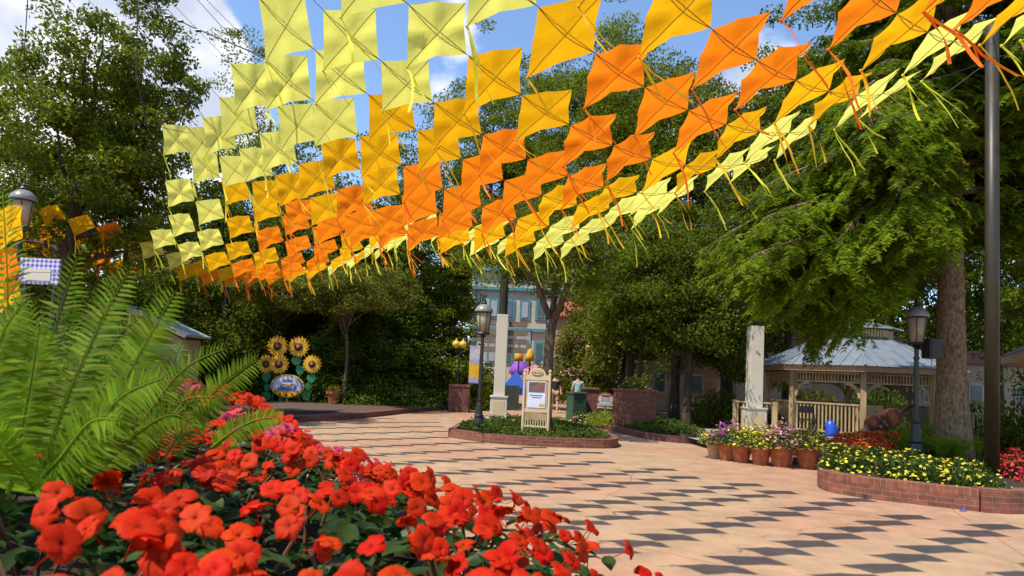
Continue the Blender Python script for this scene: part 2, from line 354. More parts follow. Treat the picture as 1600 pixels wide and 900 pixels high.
def arc(pts, n=6):
    """Catmull-Rom through ground points"""
    P = [Vector((p[0], p[1], 0)) for p in pts]; out = []
    for i in range(len(P)-1):
        a, b, c, d = P[max(i-1, 0)], P[i], P[i+1], P[min(i+2, len(P)-1)]
        for k in range(n):
            t = k/n; out.append(.5*((2*b)+(c-a)*t+(2*a-5*b+4*c-d)*t*t+(3*b-a-3*c+d)*t**3))
    out.append(P[-1]); return out
def mound(name, poly, z, mat, amp=.03, label=None, kind='structure'):
    c = sum((Vector((p[0], p[1], 0)) for p in poly), Vector())/len(poly); V = []; Fs = []; n = len(poly)
    for k, s in enumerate((1, .85, .6, .3)):
        for p in poly: V.append((c.x+(p[0]-c.x)*s, c.y+(p[1]-c.y)*s, z+amp*(1-s)*1.6+rnd.uniform(-.008, .008)))
    V.append((c.x, c.y, z+amp*1.6))
    for k in range(3):
        for i in range(n):
            j = (i+1) % n; Fs.append((k*n+i, k*n+j, (k+1)*n+j, (k+1)*n+i))
    for i in range(n): Fs.append((3*n+i, 3*n+(i+1) % n, 4*n))
    mb = MB(); mb.raw(V, Fs); return tag(build(mb, name, mat, smooth=True), kind=kind)
def scatter(poly, n, z=0, margin=0):
    P = np.array([(p[0], p[1]) for p in poly]); lo, hi = P.min(0), P.max(0); out = []
    while len(out) < n:
        q = R_.uniform(lo, hi, (n*2, 2)); ins = np.zeros(len(q), bool); j = len(P)-1
        for i in range(len(P)):
            c = ((P[i, 1] > q[:, 1]) != (P[j, 1] > q[:, 1])) & (q[:, 0] < (P[j, 0]-P[i, 0])*(q[:, 1]-P[i, 1])/(P[j, 1]-P[i, 1]+1e-12)+P[i, 0]); ins ^= c; j = i
        out += q[ins].tolist()
    out = np.array(out[:n]); return np.column_stack([out, np.full(n, z)])
def clumpy(poly, n, z0, h, freq=2.2):
    """points of a low planting with uneven height"""
    P = scatter(poly, n); x, y = P[:, 0], P[:, 1]
    hh = h*(.55+.25*np.sin(x*freq*2.1+1)*np.cos(y*freq*1.7)+.2*np.sin(x*freq*5+y*freq*4)); P[:, 2] = z0+hh*R_.uniform(.15, 1, n)**.6; return P

# island bed in the middle of the plaza
isl = arc([G(700, 683), G(760, 692), G(830, 697), G(900, 700), G(960, 700), G(956, 690), G(900, 672), G(850, 663), G(790, 661), G(730, 668), G(700, 683)], 5)[:-1]
w = MB(); w.wall(isl, 0, .2, .14, closed=True); tag(build(w, 'brick_edging', mt['brick']), 'low red brick edging round the small planted island with the notice board', 'kerb')
mound('planting_bed', [p+(Vector((0.6, 16, 0))-p)*.06 for p in isl], .15, mt['soil'])
P = clumpy([p+(Vector((.6, 16, 0))-p)*.1 for p in isl], 9000, .14, .26)
tag(leaves('ground_cover', P, .075, .04, mt['ivy']), 'low green leafy ground cover filling the brick edged island', 'ground cover', kind='stuff')

# left bed with mulch and long kerb
lb = arc([G(395, 672), G(430, 664), G(480, 659), G(540, 656), G(600, 650), G(660, 643), G(705, 640)], 5)
w = MB(); w.wall(lb, 0, .17, .3); tag(build(w, 'brick_edging', mt['brickdark'], bevel=.01), 'long curved brown kerb below the mulch bed with the sunflower sign', 'kerb')
bedpoly = [p+Vector((0, .28, 0)) for p in lb]+[Vector((-3.5, 34, 0)), Vector((-16, 34, 0)), Vector((-14, 17, 0))]
mound('mulch_bed', bedpoly, .13, mt['mulch'], .05)

# right-middle bed
kerb2 = arc([G(892, 655), G(900, 661), G(930, 668), G(965, 676), G(1010, 686), G(1060, 692), G(1110, 694)], 5)
w = MB(); w.wall(kerb2, 0, .16, .28); tag(build(w, 'brick_edging', mt['brickdark'], bevel=.01), 'curving brown brick kerb of the shaded bed behind the island', 'kerb')
bed2 = [p+Vector((.05, .25, 0)) for p in kerb2]+[Vector((5.2, 19, 0)), Vector((8, 30, 0)), Vector((4.6, 34, 0)), Vector((3.2, 30, 0))]
mound('shaded_bed', bed2, .12, mt['soil'], .1)
P = clumpy(bed2[:32]+[Vector((5.6, 22, 0)), Vector((3.6, 28, 0))], 14000, .13, .3, 1.5)
tag(leaves('ground_cover', P, .09, .05, mt['ivy']), 'low green ground cover in the shaded bed behind the island', 'ground cover', kind='stuff')

# raised curved brick planter at the right
rp = arc([G(1330, 716), G(1290, 738), G(1279, 762), G(1340, 777), G(1420, 787), G(1480, 794), G(1530, 800)], 6)
H_P = .29
pl = thing('brick_planter', (G(1279, 762).x, G(1279, 762).y, 0), 'raised curved red brick planter full of flowers in the right foreground', 'planter')
w = MB(); w.wall(rp, 0, H_P-.1, .22); build(w, 'wall', mt['brick'], pl)
w = MB(); w.wall([p+Vector((0, 0, 0)) for p in rp], H_P-.097, H_P, .235); build(w, 'coping', mt['rowlock'], pl)
e0, e1 = G(1530, 800), G(1700, 800); e0 = Vector((e0.x+.03, e0.y-.04, 0)); e1 = Vector((e1.x, e1.y-.3, 0))
w = MB(); w.wall([e0, Vector((e0.x+.32, e0.y-.03, 0)), Vector((e0.x+1.6, e0.y+.25, 0)), Vector((e0.x+3.5, e0.y+1.2, 0))], 0, H_P+.015, .26); build(w, 'end_wall', mt['brick'], pl)
rbed = [p+Vector((.06, .12, 0)) for p in rp]+[Vector((e0.x+1.6, e0.y+.4, 0)), Vector((e0.x+3.5, e0.y+1.4, 0)), Vector((11, 15, 0)), Vector((8, 16, 0))]
mound('planter_soil', rbed, H_P-.07, mt['soil'], .12)
# second small brick wall at far right, and brick steps up to the bandstand path
w = MB(); q0 = G(1566, 690, .3); w.box((q0.x+1.1, q0.y, .38), (2.2, .3, .5)); tag(build(w, 'brick_wall', mt['brick']), 'short red brick wall behind the red flowers at the right edge', 'wall')
st = G(1300, 733); s0 = Vector((st.x, st.y+.25, 0))
sp_ = thing('brick_steps', (s0.x, s0.y, 0), 'two red brick steps beside the last flower pot', 'steps')
for k in range(3):
    w = MB(); w.box((s0.x+.2, s0.y+.2+.32*k+1.2, .075+.15*k), (1.5, 2.4-.0*k, .15-.002)); build(w, 'step', mt['brick'], sp_)
sheet('landing', [(s0.x-1.6, s0.y+2.6), (s0.x+3, s0.y+2.2), (s0.x+4, 21), (s0.x-2, 21)], .16, M('grey_deck', (.30, .27, .24), .8, .1, 3))

# ---------------------------------------------------------------- trees
def make_trunk(base, top, r0, limbs, n=8, wob=.15, flare=1.35):
    mb = MB(); b, t = Vector(base), Vector(top); m = 9; path = []; rad = []
    h = (t-b).length
    for i in range(m+1):
        f = i/m; path.append(b+(t-b)*f+Vector((math.sin(f*5+b.x)*wob*f, math.cos(f*4+b.y)*wob*f, 0))); rad.append(r0*(1-.72*f)*(1+(flare-1)*max(0, 1-f*m*.9)))
    mb.tube([path[0]-Vector((0, 0, .1))]+path, [rad[0]*1.05]+rad, max(n, 10))
    for (f, tgt) in limbs:
        k = min(int(f*m), m-1); a = path[k].lerp(path[k+1], f*m-k); tg = Vector(tgt); r = rad[k]*.55
        mid = a.lerp(tg, .45)+Vector((0, 0, (tg-a).length*.10)); pts = []
        for j in range(6):
            u = j/5; pts.append((a*(1-u)**2+mid*2*u*(1-u)+tg*u*u)+Vector((rnd.uniform(-.06, .06), rnd.uniform(-.06, .06), rnd.uniform(-.05, .05)))*(0 if j == 0 else 1))
        mb.tube(pts, [r*(1-.8*j/5)+.008 for j in range(6)], 6)
        for q in range(2):
            s_ = pts[rnd.choice((2, 3, 4))]; e = s_+Vector((rnd.uniform(-1, 1), rnd.uniform(-1, 1), rnd.uniform(-.2, .9)))*(tg-a).length*.3
            mb.tube([s_, s_.lerp(e, .5)+Vector((0, 0, .05)), e], [r*.35, r*.22, .008], 5)
    return mb
def tree(name, label, base, trunk_top, r0, cc, rad, mat, bark, nclump=90, per=90, leaf=.16, style='broad', crad=.55, group=None, nl=12, sub=False, aspect=.5, cat='tree', flat=1.0, light=None, lobes=.3):
    base = Vector(base); o = thing(name, tuple(base), label, cat, group); nclump = int(nclump*1.7); per = int(per*1.5)
    cc = np.array(cc, float); rad = np.array(rad, float)
    if style == 'cone':
        h = R_.uniform(0, 1, nclump)**1.6; an = R_.uniform(0, 2*math.pi, nclump); rr = ((1-h)**.85+.04)*R_.uniform(.35, 1.15, nclump)*(1+.22*np.sin(h*19+cc[0]))
        C = np.stack([cc[0]+rad[0]*rr*np.cos(an), cc[1]+rad[1]*rr*np.sin(an), cc[2]-rad[2]+2*rad[2]*h], 1)
        outv = np.stack([np.cos(an), np.sin(an), np.full(nclump, -.15)], 1); cr = crad*(.45+.75*(1-h))
    else:
        d = unit(R_.normal(size=(nclump, 3))); ph = R_.uniform(0, 6, 3)
        lob = 1+lobes*np.sin(d[:, 0]*4.1+ph[0])*np.cos(d[:, 1]*3.7+ph[1])+lobes*.6*np.sin(d[:, 2]*6+ph[2]+d[:, 0]*3)
        r = R_.uniform(.12, 1, nclump)**(1/2.2)*lob
        C = cc+d*rad*r[:, None]; outv = d; cr = np.full(nclump, crad)*R_.uniform(.6, 1.3, nclump)
    # leaves
    idx = np.repeat(np.arange(nclump), per); n = len(idx)
    off = unit(R_.normal(size=(n, 3)))*R_.uniform(.1, 1, (n, 1))**.5*cr[idx][:, None]*np.array([1, 1, .55*flat])
    L = C[idx]+off
    if style == 'cone':
        A = unit(outv[idx]+R_.normal(size=(n, 3))*.45); L[:, 2] -= .25*np.linalg.norm(off[:, :2], axis=1)
    else: A = unit(R_.normal(size=(n, 3))+np.array([0, 0, -.25]))
    leaves('crown', L, leaf, leaf*aspect, mat, o, A=A, fold=.15)
    limbs = []
    if style == 'cone':
        for k in range(nl): 
            j = R_.randint(nclump); hh = (C[j, 2]-base.z)/max(trunk_top[2]-base.z, .1); limbs.append((min(max(hh, .05), .95), C[j]))
    else:
        z0 = base.z+(trunk_top[2]-base.z)*.45
        for k in range(nl):
            j = R_.randint(nclump); f = min(max(.40+.5*(C[j, 2]-(cc[2]-rad[2]))/(2*rad[2])+rnd.uniform(-.08, .05), .35), .92); limbs.append((f, cc+(C[j]-cc)*.92))
    tr = build(make_trunk(base, trunk_top, r0, limbs), 'trunk', bark, o, smooth=True)
    return o

BG = 'trees behind the plaza'
def bt(px, top, y, w, label, mat='leaf', botz=1.0, style='broad', r0=.2, n=110, per=110, leaf=.17, bark='barkdark', crad=.75, **k):
    """a tree placed by ground position (column px at distance y), with its top at image row `top`"""
    zt = at(px, top, y).z; x = at(px, 560, y).x; hz = (zt-botz)/2
    return tree('conifer_tree' if style == 'cone' else 'broadleaf_tree', label, (x, y, 0), (x, y, zt*(.96 if style == 'cone' else .8)), r0, (x, y, botz+hz*1.0), (w/2, w/2, hz*(1.0 if style == 'cone' else .93)), mt[mat], mt[bark], n, per, leaf, style, crad, BG, **k)
# far left tree, in front
bt(98, 20, 15.5, 4.3, 'tall loose green tree standing left, before the clouds', 'leaf', 3.0, n=120, per=130, leaf=.12, crad=.5, r0=.2, bark='barkdark', lobes=.45)
x_ = at(160, 60, 15.8).x
bt(186, -5, 16.8, 2.6, 'slim pointed green tree touching the far left tree on its right side', 'leaf', 3.6, n=75, per=100, leaf=.12, crad=.42, r0=.12, lobes=.42)
bt(30, 150, 19, 4.5, 'shorter dense green tree at the left edge behind the street lamp', 'leaf', 1.5, n=110, per=110, leaf=.14, crad=.6)
bt(235, 400, 24, 5, 'low dark tree above the tan kiosk roof', 'leafdark', .5, n=100, per=100, leaf=.17)
bt(400, 80, 33, 6.2, 'green tree rising behind the topmost lime kites', 'leaf', 1.5, n=130, per=110, leaf=.16, crad=.7, lobes=.4)
bt(330, 230, 29, 6, 'broad dark tree far behind the left end of the kite strings', 'leafdark', .3, n=130, per=100, leaf=.2)
bt(500, 250, 30, 6.5, 'broad dark green tree behind the middle of the gold kites', 'leafdark', .3, n=140, per=100, leaf=.2, crad=.9)
bt(645, 165, 31, 5.0, 'tree whose top shows under the lime kites near the blue sky', 'leaf', 1, n=150, per=100, leaf=.16)
bt(752, 60, 56, 9.0, 'pointed tree rising in the sky gap between lime and gold kites', 'leaf', 1, n=190, per=110, leaf=.26, crad=1.25, lobes=.45)
bt(822, 50, 58, 8.0, 'slim pointed tree just right of the gap between lime and gold kites', 'leaf', 1, n=190, per=110, leaf=.26, crad=1.25, lobes=.45)
bt(928, 25, 35, 7.5, 'tall tree behind the orange kites, its top right of the large gold kite', 'leaf', 5.5, n=220, per=120, leaf=.18, crad=.95, lobes=.35)
bt(985, 10, 29, 4.6, 'tall tree with twin tops beside the upper gold kite', 'leaf', 2, n=170, per=110, leaf=.15, lobes=.4)
bt(1055, 78, 27, 4.4, 'rounded tree crown below the upper sky gap', 'leaf', 1.5, n=160, per=110, leaf=.15)
bt(1140, 105, 30, 5.5, 'tree crown filling the gap left of the tall cypress', 'leafyel', 2, n=150, per=110, leaf=.17)
bt(1230, 20, 30, 7, 'large dark tree behind the left side of the tall cypress', 'leafdark', 2.6, n=180, per=110, leaf=.2, crad=.9)
bt(1390, -40, 31, 8, 'large dark tree behind the bandstand cupola', 'leafdark', 3.0, n=190, per=110, leaf=.2, crad=.9)
bt(1560, -20, 29, 8, 'large dark tree behind the tall metal pole', 'leafdark', 1.8, n=190, per=110, leaf=.2, crad=.9)
bt(1660, 60, 20, 6, 'leafy tree at the right edge above the kiosk roof', 'leaf', 2.8, n=150, per=110, leaf=.16)
# mid depth understory
bt(1075, 330, 22.5, 5.0, 'small dark shade tree with leaning trunk behind the shaded bed', 'leafdark', 1.9, n=150, per=110, leaf=.13, r0=.16, crad=.6, lobes=.4)
bt(1000, 360, 24, 4.0, 'small shade tree behind the brick planter box', 'leaf', 2.3, n=110, per=110, leaf=.13, r0=.1)
bt(1130, 400, 26, 3.4, 'thin tree left of the white column near the bandstand', 'leafdark', 1.6, n=90, per=100, leaf=.13, r0=.1)
bt(915, 445, 33, 3.8, 'light green conical tree at the end of the path', 'leafyel', .8, 'cone', n=110, per=90, leaf=.16)
bt(975, 430, 30, 4, 'reddish green tree right of the path end', 'leafyel', 1.6, n=100, per=100, leaf=.16)
bt(560, 415, 27.5, 4.2, 'dark conifer behind the leafy bush', 'leafblue', .2, 'cone', n=260, per=110, leaf=.14, crad=.65)
bt(622, 400, 29, 4.0, 'broad dark conifer left of the brick gate pillar', 'leafblue', .2, 'cone', n=280, per=110, leaf=.14, crad=.65)
bt(705, 385, 30, 3.4, 'lighter green conifer behind the brick gate pillar', 'leaf', .2, 'cone', n=220, per=100, leaf=.14, crad=.6)
bt(490, 470, 30.5, 4.4, 'dark bushy conifer behind the sunflower sign', 'leafdark', .2, 'cone', n=220, per=100, leaf=.14, crad=.65)
bt(385, 440, 30, 5, 'dark shrubby tree left of the sunflower sign', 'leafdark', .3, n=150, per=110, leaf=.14)
bt(320, 450, 25, 4, 'dark leafy tree right of the tan kiosk', 'leafdark', .2, n=130, per=110, leaf=.13)
bt(428, 405, 26.6, 5.4, 'young maple with pale olive leaves over the sunflower sign', 'leafyel', 3.1, n=75, per=110, leaf=.13, r0=.11, bark='bark', crad=.55, lobes=.35)
bt(540, 405, 25.2, 4.4, 'olive leaved maple branch canopy before the dark conifers', 'leafyel', 3.3, n=60, per=100, leaf=.13, r0=.09, bark='bark', crad=.5)
# far wood behind everything: one mass nobody could count
def wood(x0, x1, y, top, n):
    P = np.column_stack([R_.uniform(x0, x1, n), y+R_.uniform(-2.5, 2.5, n), R_.uniform(0, 1, n)]); hh = top*(.78+.14*np.sin(P[:, 0]*.9+1)+.12*np.sin(P[:, 0]*2.3)); P[:, 2] *= hh; return P
PW = np.vstack([wood(-60, -4.5, 38, 8.5, 70000), wood(7.5, 60, 40, 9.5, 80000), wood(-4.5, 7.5, 60, 6.0, 12000)])
tag(leaves('far_woods', PW, .42, .26, mt['leafdark']), 'dark green woods closing the view behind all the trees', 'woods', kind='stuff')
# island tree
ib = G(857, 671, .15); ib = Vector((ib.x, 17.2, .15)); ib.x = at(853, 660, 17.2).x
it = thing('broadleaf_tree', tuple(ib), 'forked shade tree growing out of the island behind the notice board', 'tree')
def P3(px, py, y): return at(px, py, y)
mb = MB(); fork = P3(862, 500, 17.2)
mb.tube([ib-Vector((0, 0, .1)), P3(853, 640, 17.2), P3(855, 590, 17.2), P3(858, 545, 17.2), fork], [.19, .145, .13, .125, .14], 12)
for pts in ([(862, 505, 17.2), (848, 470, 17.1), (836, 430, 17), (818, 385, 16.8), (800, 340, 16.5)], [(862, 505, 17.2), (866, 460, 17.3), (862, 420, 17.5), (868, 360, 17.6)], [(862, 510, 17.2), (880, 465, 17), (893, 425, 16.8), (905, 380, 16.6), (930, 330, 16.4)], [(893, 430, 16.8), (925, 410, 17.2), (965, 395, 17.5)], [(836, 435, 17), (800, 420, 17.4), (765, 405, 17.6)], [(866, 450, 17.3), (885, 400, 18), (880, 340, 18.3)]):
    n = len(pts); mb.tube([P3(*p) for p in pts], [.10-.075*i/(n-1) for i in range(n)], 7)
build(mb, 'trunk', mt['bark'], it, smooth=True)
nc = 150; d = unit(R_.normal(size=(nc, 3))); cc = np.array(P3(862, 385, 17.2)); C = cc+d*np.array([2.2, 1.8, 1.4])*(R_.uniform(.1, 1, (nc, 1))**.5)*(1+.25*np.sin(d[:, :1]*5))
idx = np.repeat(np.arange(nc), 110); L = C[idx]+unit(R_.normal(size=(len(idx), 3)))*R_.uniform(.1, 1, (len(idx), 1))**.5*np.array([.42, .42, .22])
leaves('crown', L, .10, .055, mt['leaf'], it, fold=.15)

# tall bald cypress at the right
cb = at(1488, 670, 13.5); cb.z = H_P-.05
cy = thing('cypress_tree', tuple(cb), 'tall bald cypress with thick scaly trunk and feathery drooping foliage', 'tree')
mb = MB(); pth = [Vector((cb.x, cb.y, cb.z-.1)), at(1488, 668, 13.5), at(1487, 600, 13.5), at(1486, 500, 13.5), at(1486, 420, 13.5), at(1485, 340, 13.5), at(1487, 200, 13.6), at(1490, 60, 13.7), at(1492, -100, 13.8), at(1492, -250, 13.8)]
mb.tube(pth, [.42, .33, .275, .25, .23, .21, .19, .16, .12, .07], 16)
twigs = []; axes = []
def spray(start, direction, length):
    """a drooping spray: a thin twig with two rows of needles"""
    n = 7; p = Vector(start); d = Vector(direction).normalized()
    for i in range(n):
        p = p+d*length/n; d = (d+Vector((0, 0, -.14))).normalized(); sd = d.cross(Vector((0, 0, 1))).normalized()
        for s in (-1, 1):
            for q in range(2):
                a = (d*.55+sd*s+Vector((rnd.uniform(-.25, .25), rnd.uniform(-.25, .25), rnd.uniform(-.35, .1)))).normalized(); twigs.append(p+a*.045+d*rnd.uniform(-.05, .05)); axes.append(a)
def branch(f_z, ang, length, rise, dens=1.0, r=.06, dr=.075):
    # start on trunk at height f_z
    for i in range(len(pth)-1):
        if pth[i].z <= f_z <= pth[i+1].z: a = pth[i].lerp(pth[i+1], (f_z-pth[i].z)/(pth[i+1].z-pth[i].z)); break
    else: a = pth[-1]
    d = Vector((math.cos(ang), math.sin(ang), rise)).normalized(); p = Vector(a); pts = [Vector(p)]; m = 8
    for i in range(m):
        p = p+d*length/m; d = (d+Vector((rnd.uniform(-.09, .09), rnd.uniform(-.09, .09), -dr))).normalized(); pts.append(Vector(p))
    mb.tube(pts, [r*(1-.85*i/m)+.006 for i in range(m+1)], 6)
    for i in range(2, m+1):
        for q in range(int(5*dens)+(i == m)*4):
            sa = rnd.choice((-1, 1))*rnd.uniform(.5, 1.3); dd = (pts[i]-pts[i-1]).normalized(); dd = Vector((dd.x*math.cos(sa)-dd.y*math.sin(sa), dd.x*math.sin(sa)+dd.y*math.cos(sa), dd.z-rnd.uniform(-.1, .5)))
            L1 = length*.16*rnd.uniform(.7, 1.5); s0_ = pts[i-1].lerp(pts[i], rnd.random()); e_ = s0_+dd*L1
            mb.tube([s0_, s0_.lerp(e_, .5)+Vector((0, 0, .02)), e_-Vector((0, 0, .05))], [.012, .008, .004], 4, cap=False)
            for u in range(5):
                w_ = s0_.lerp(e_, (u+1)/5); sb = rnd.uniform(-1.2, 1.2); d2 = Vector((dd.x*math.cos(sb)-dd.y*math.sin(sb), dd.x*math.sin(sb)+dd.y*math.cos(sb), -rnd.uniform(.1, .7)))
                spray(w_, d2, rnd.uniform(.2, .42))
zt = at(1485, 345, 13.5).z
for k in range(95):
    z = rnd.uniform(zt-.2, 12.5); an = rnd.uniform(0, 2*math.pi) if z > zt+1.6 else rnd.uniform(-.25, 1.25)*math.pi
    ln = rnd.uniform(2.4, 3.9)*(1-.045*max(0, z-6)); branch(z, an, ln, rnd.uniform(-.05, .35), .8)
for k in range(34):
    an = math.pi*rnd.uniform(.72, 1.27); branch(zt+rnd.uniform(-.1, 2.8), an, rnd.uniform(2.4, 4.1), rnd.uniform(.05, .3), 1.5, .05, rnd.uniform(.12, .19))
for k in range(26):
    branch(zt+rnd.uniform(-.15, .9), math.pi*rnd.uniform(.78, 1.2), rnd.uniform(1.9, 3.5), rnd.uniform(-.1, .1), 1.5, .035, rnd.uniform(.17, .27))
for k in range(16):
    an = math.pi*rnd.uniform(-.22, .3); branch(zt+rnd.uniform(-.1, 2.6), an, rnd.uniform(2.2, 3.4), rnd.uniform(-.02, .25), 1.2, .05, rnd.uniform(.08, .15))
for an, ln, z, rise in ((math.pi*.98, 4.3, zt+.1, .10), (math.pi*1.08, 4.4, zt+.5, .05), (math.pi*.9, 4.6, zt+.9, 0), (math.pi*1.0, 4.0, zt+1.4, .05), (math.pi*.85, 4, zt+.2, -.05), (math.pi*1.03, 4.6, zt-.1, .02), (math.pi*.95, 3.8, zt, -.1), (math.pi*1.06, 3.4, zt-.15, -.12), (.1, 3, zt+.2, .05), (-.5, 2.6, zt+.6, 0)):
    branch(z, an, ln, rise, 1.7, .075)
build(mb, 'trunk', mt['barkgold'], cy, smooth=True)
leaves('crown', np.array([tuple(v) for v in twigs]), .135, .030, mt['cypress'], cy, A=np.array([tuple(v) for v in axes]))
print('cypress needles', len(twigs))
# ---------------------------------------------------------------- kites on parallel sagging strings
def kitemat(name, col, transl):
    m, nt, N, L, P = nodes_of(name); P.inputs['Roughness'].default_value = .55; P.inputs['Specular IOR Level'].default_value = .25
    t = N.new('ShaderNodeTexCoord'); n = N.new('ShaderNodeTexNoise'); n.inputs['Scale'].default_value = 7; n.inputs['Detail'].default_value = 3; n.inputs['Distortion'].default_value = 1.2
    L.new(t.outputs['Object'], n.inputs['Vector'])
    oi = N.new('ShaderNodeObjectInfo'); hs = N.new('ShaderNodeHueSaturation'); hs.inputs['Color'].default_value = (*col, 1)
    a = N.new('ShaderNodeMapRange'); a.inputs[3].default_value = .93; a.inputs[4].default_value = 1.05; L.new(oi.outputs['Random'], a.inputs[0]); L.new(a.outputs[0], hs.inputs['Value'])
    L.new(hs.outputs[0], P.inputs['Base Color'])
    bp = N.new('ShaderNodeBump'); bp.inputs['Strength'].default_value = .35; bp.inputs['Distance'].default_value = .02; L.new(n.outputs['Fac'], bp.inputs['Height']); L.new(bp.outputs[0], P.inputs['Normal'])
    tr = N.new('ShaderNodeBsdfTranslucent'); L.new(hs.outputs[0], tr.inputs[0]); L.new(bp.outputs[0], tr.inputs['Normal']); ms = N.new('ShaderNodeMixShader'); ms.inputs[0].default_value = transl
    L.new(P.outputs[0], ms.inputs[1]); L.new(tr.outputs[0], ms.inputs[2]); L.new(ms.outputs[0], N['Material Output'].inputs[0])
    return m
KM = {'lime yellow': (kitemat('lime_nylon', (.80, .81, .17), .55), kitemat('lime_ribbon', (.78, .80, .06), .3)),
      'golden yellow': (kitemat('gold_nylon', (.82, .44, .005), .55), kitemat('gold_ribbon', (.92, .55, .02), .3)),
      'orange': (kitemat('orange_nylon', (.88, .235, .007), .55), kitemat('orange_ribbon', (.92, .20, .01), .3))}
mt['spar'] = M('kite_spar', (.30, .17, .03), .5)
AZ, Z0, K0, T00, ZS, TS = .8559, 4.0929, .0768, 3.2266, -.0793, .3983
UX, UY = math.sin(AZ), math.cos(AZ); NX, NY = -UY, UX
SV = Vector((.45, -.28, .44))                        # tail -> head of every kite
def lerp_tab(tab, d):
    for (a, *A), (b, *B) in zip(tab[:-1], tab[1:]):
        if d <= b: u = (d-a)/(b-a); return [x+(y-x)*u for x, y in zip(A, B)]
    return list(tab[-1][1:])
def wirepar(d):
    if d < 7.6: return K0, T00+TS*d, Z0+ZS*d
    zs_, ts_ = lerp_tab([(7.35, 4.70, 2.21), (9.71, 4.87, 2.6), (12.02, 5.37, 2.62), (13.1, 4.75, 3.0), (14.2, 4.45, 3.3), (16.6, 4.2, 3.4), (20, 4.3, 3.4)], d)
    base, = lerp_tab([(7.35, 3.51), (8.2, 3.58), (8.95, 3.68), (9.7, 3.82), (10.8, 3.95), (12, 4.1), (13.1, 4.0), (14.2, 3.85), (16, 3.75), (20, 3.8)], d); T0 = 6.15-.16*(min(d, 10)-7.35)
    return (zs_-base)/(ts_-T0)**2, T0, base
def wpt(d, t):
    k, T0, z = wirepar(d); return Vector((t*UX+d*NX, t*UY+d*NY, z+k*(t-T0)**2))
def step(d, t, w=.60, s=1):
    k, T0, z = wirepar(d); b = t+w*s
    for _ in range(5):
        dz = k*((b-T0)**2-(t-T0)**2); b = t+s*math.sqrt(max(w*w-dz*dz, .06))
    return b
ODD = ['lime yellow']*2+['golden yellow']+['orange']*3+['golden yellow']+['lime yellow']*2
EVEN = ['lime yellow']*2+['golden yellow']*2+['orange']*2+['golden yellow']*2+['lime yellow']*2
ORD = 'zero first second third fourth fifth sixth seventh eighth ninth tenth eleventh twelfth thirteenth fourteenth fifteenth sixteenth seventeenth eighteenth nineteenth twentieth'.split()
ORD += ['twenty-'+o for o in ORD[1:10]]+['thirtieth']
chains = [(-.2, 'E', None, .8), (1.1, 'O', None, 1.75), (1.639, 'O', 4.0586, -5), (2.5035, 'E', 3.8285, -4), (3.3011, 'O', 2.9563, -2), (4.2055, 'E', 2.4798, -1), (5.0752, 'O', 2.2034, 0), (5.7037, 'E', 1.8981, 0), (6.594, 'O', 2.2898, 0), (7.3524, 'E', 2.2112, 0),
          (8.5, 'O', None, 2.45), (9.7106, 'E', None, 2.6039), (10.85, 'O', None, 2.7), (12.0161, 'E', None, 2.62), (13.2, 'O', None, 3.0), (14.5, 'E', None, 3.4), (15.9, 'O', None, 3.4), (17.3, 'E', None, 3.5), (18.7, 'O', None, 3.5)]
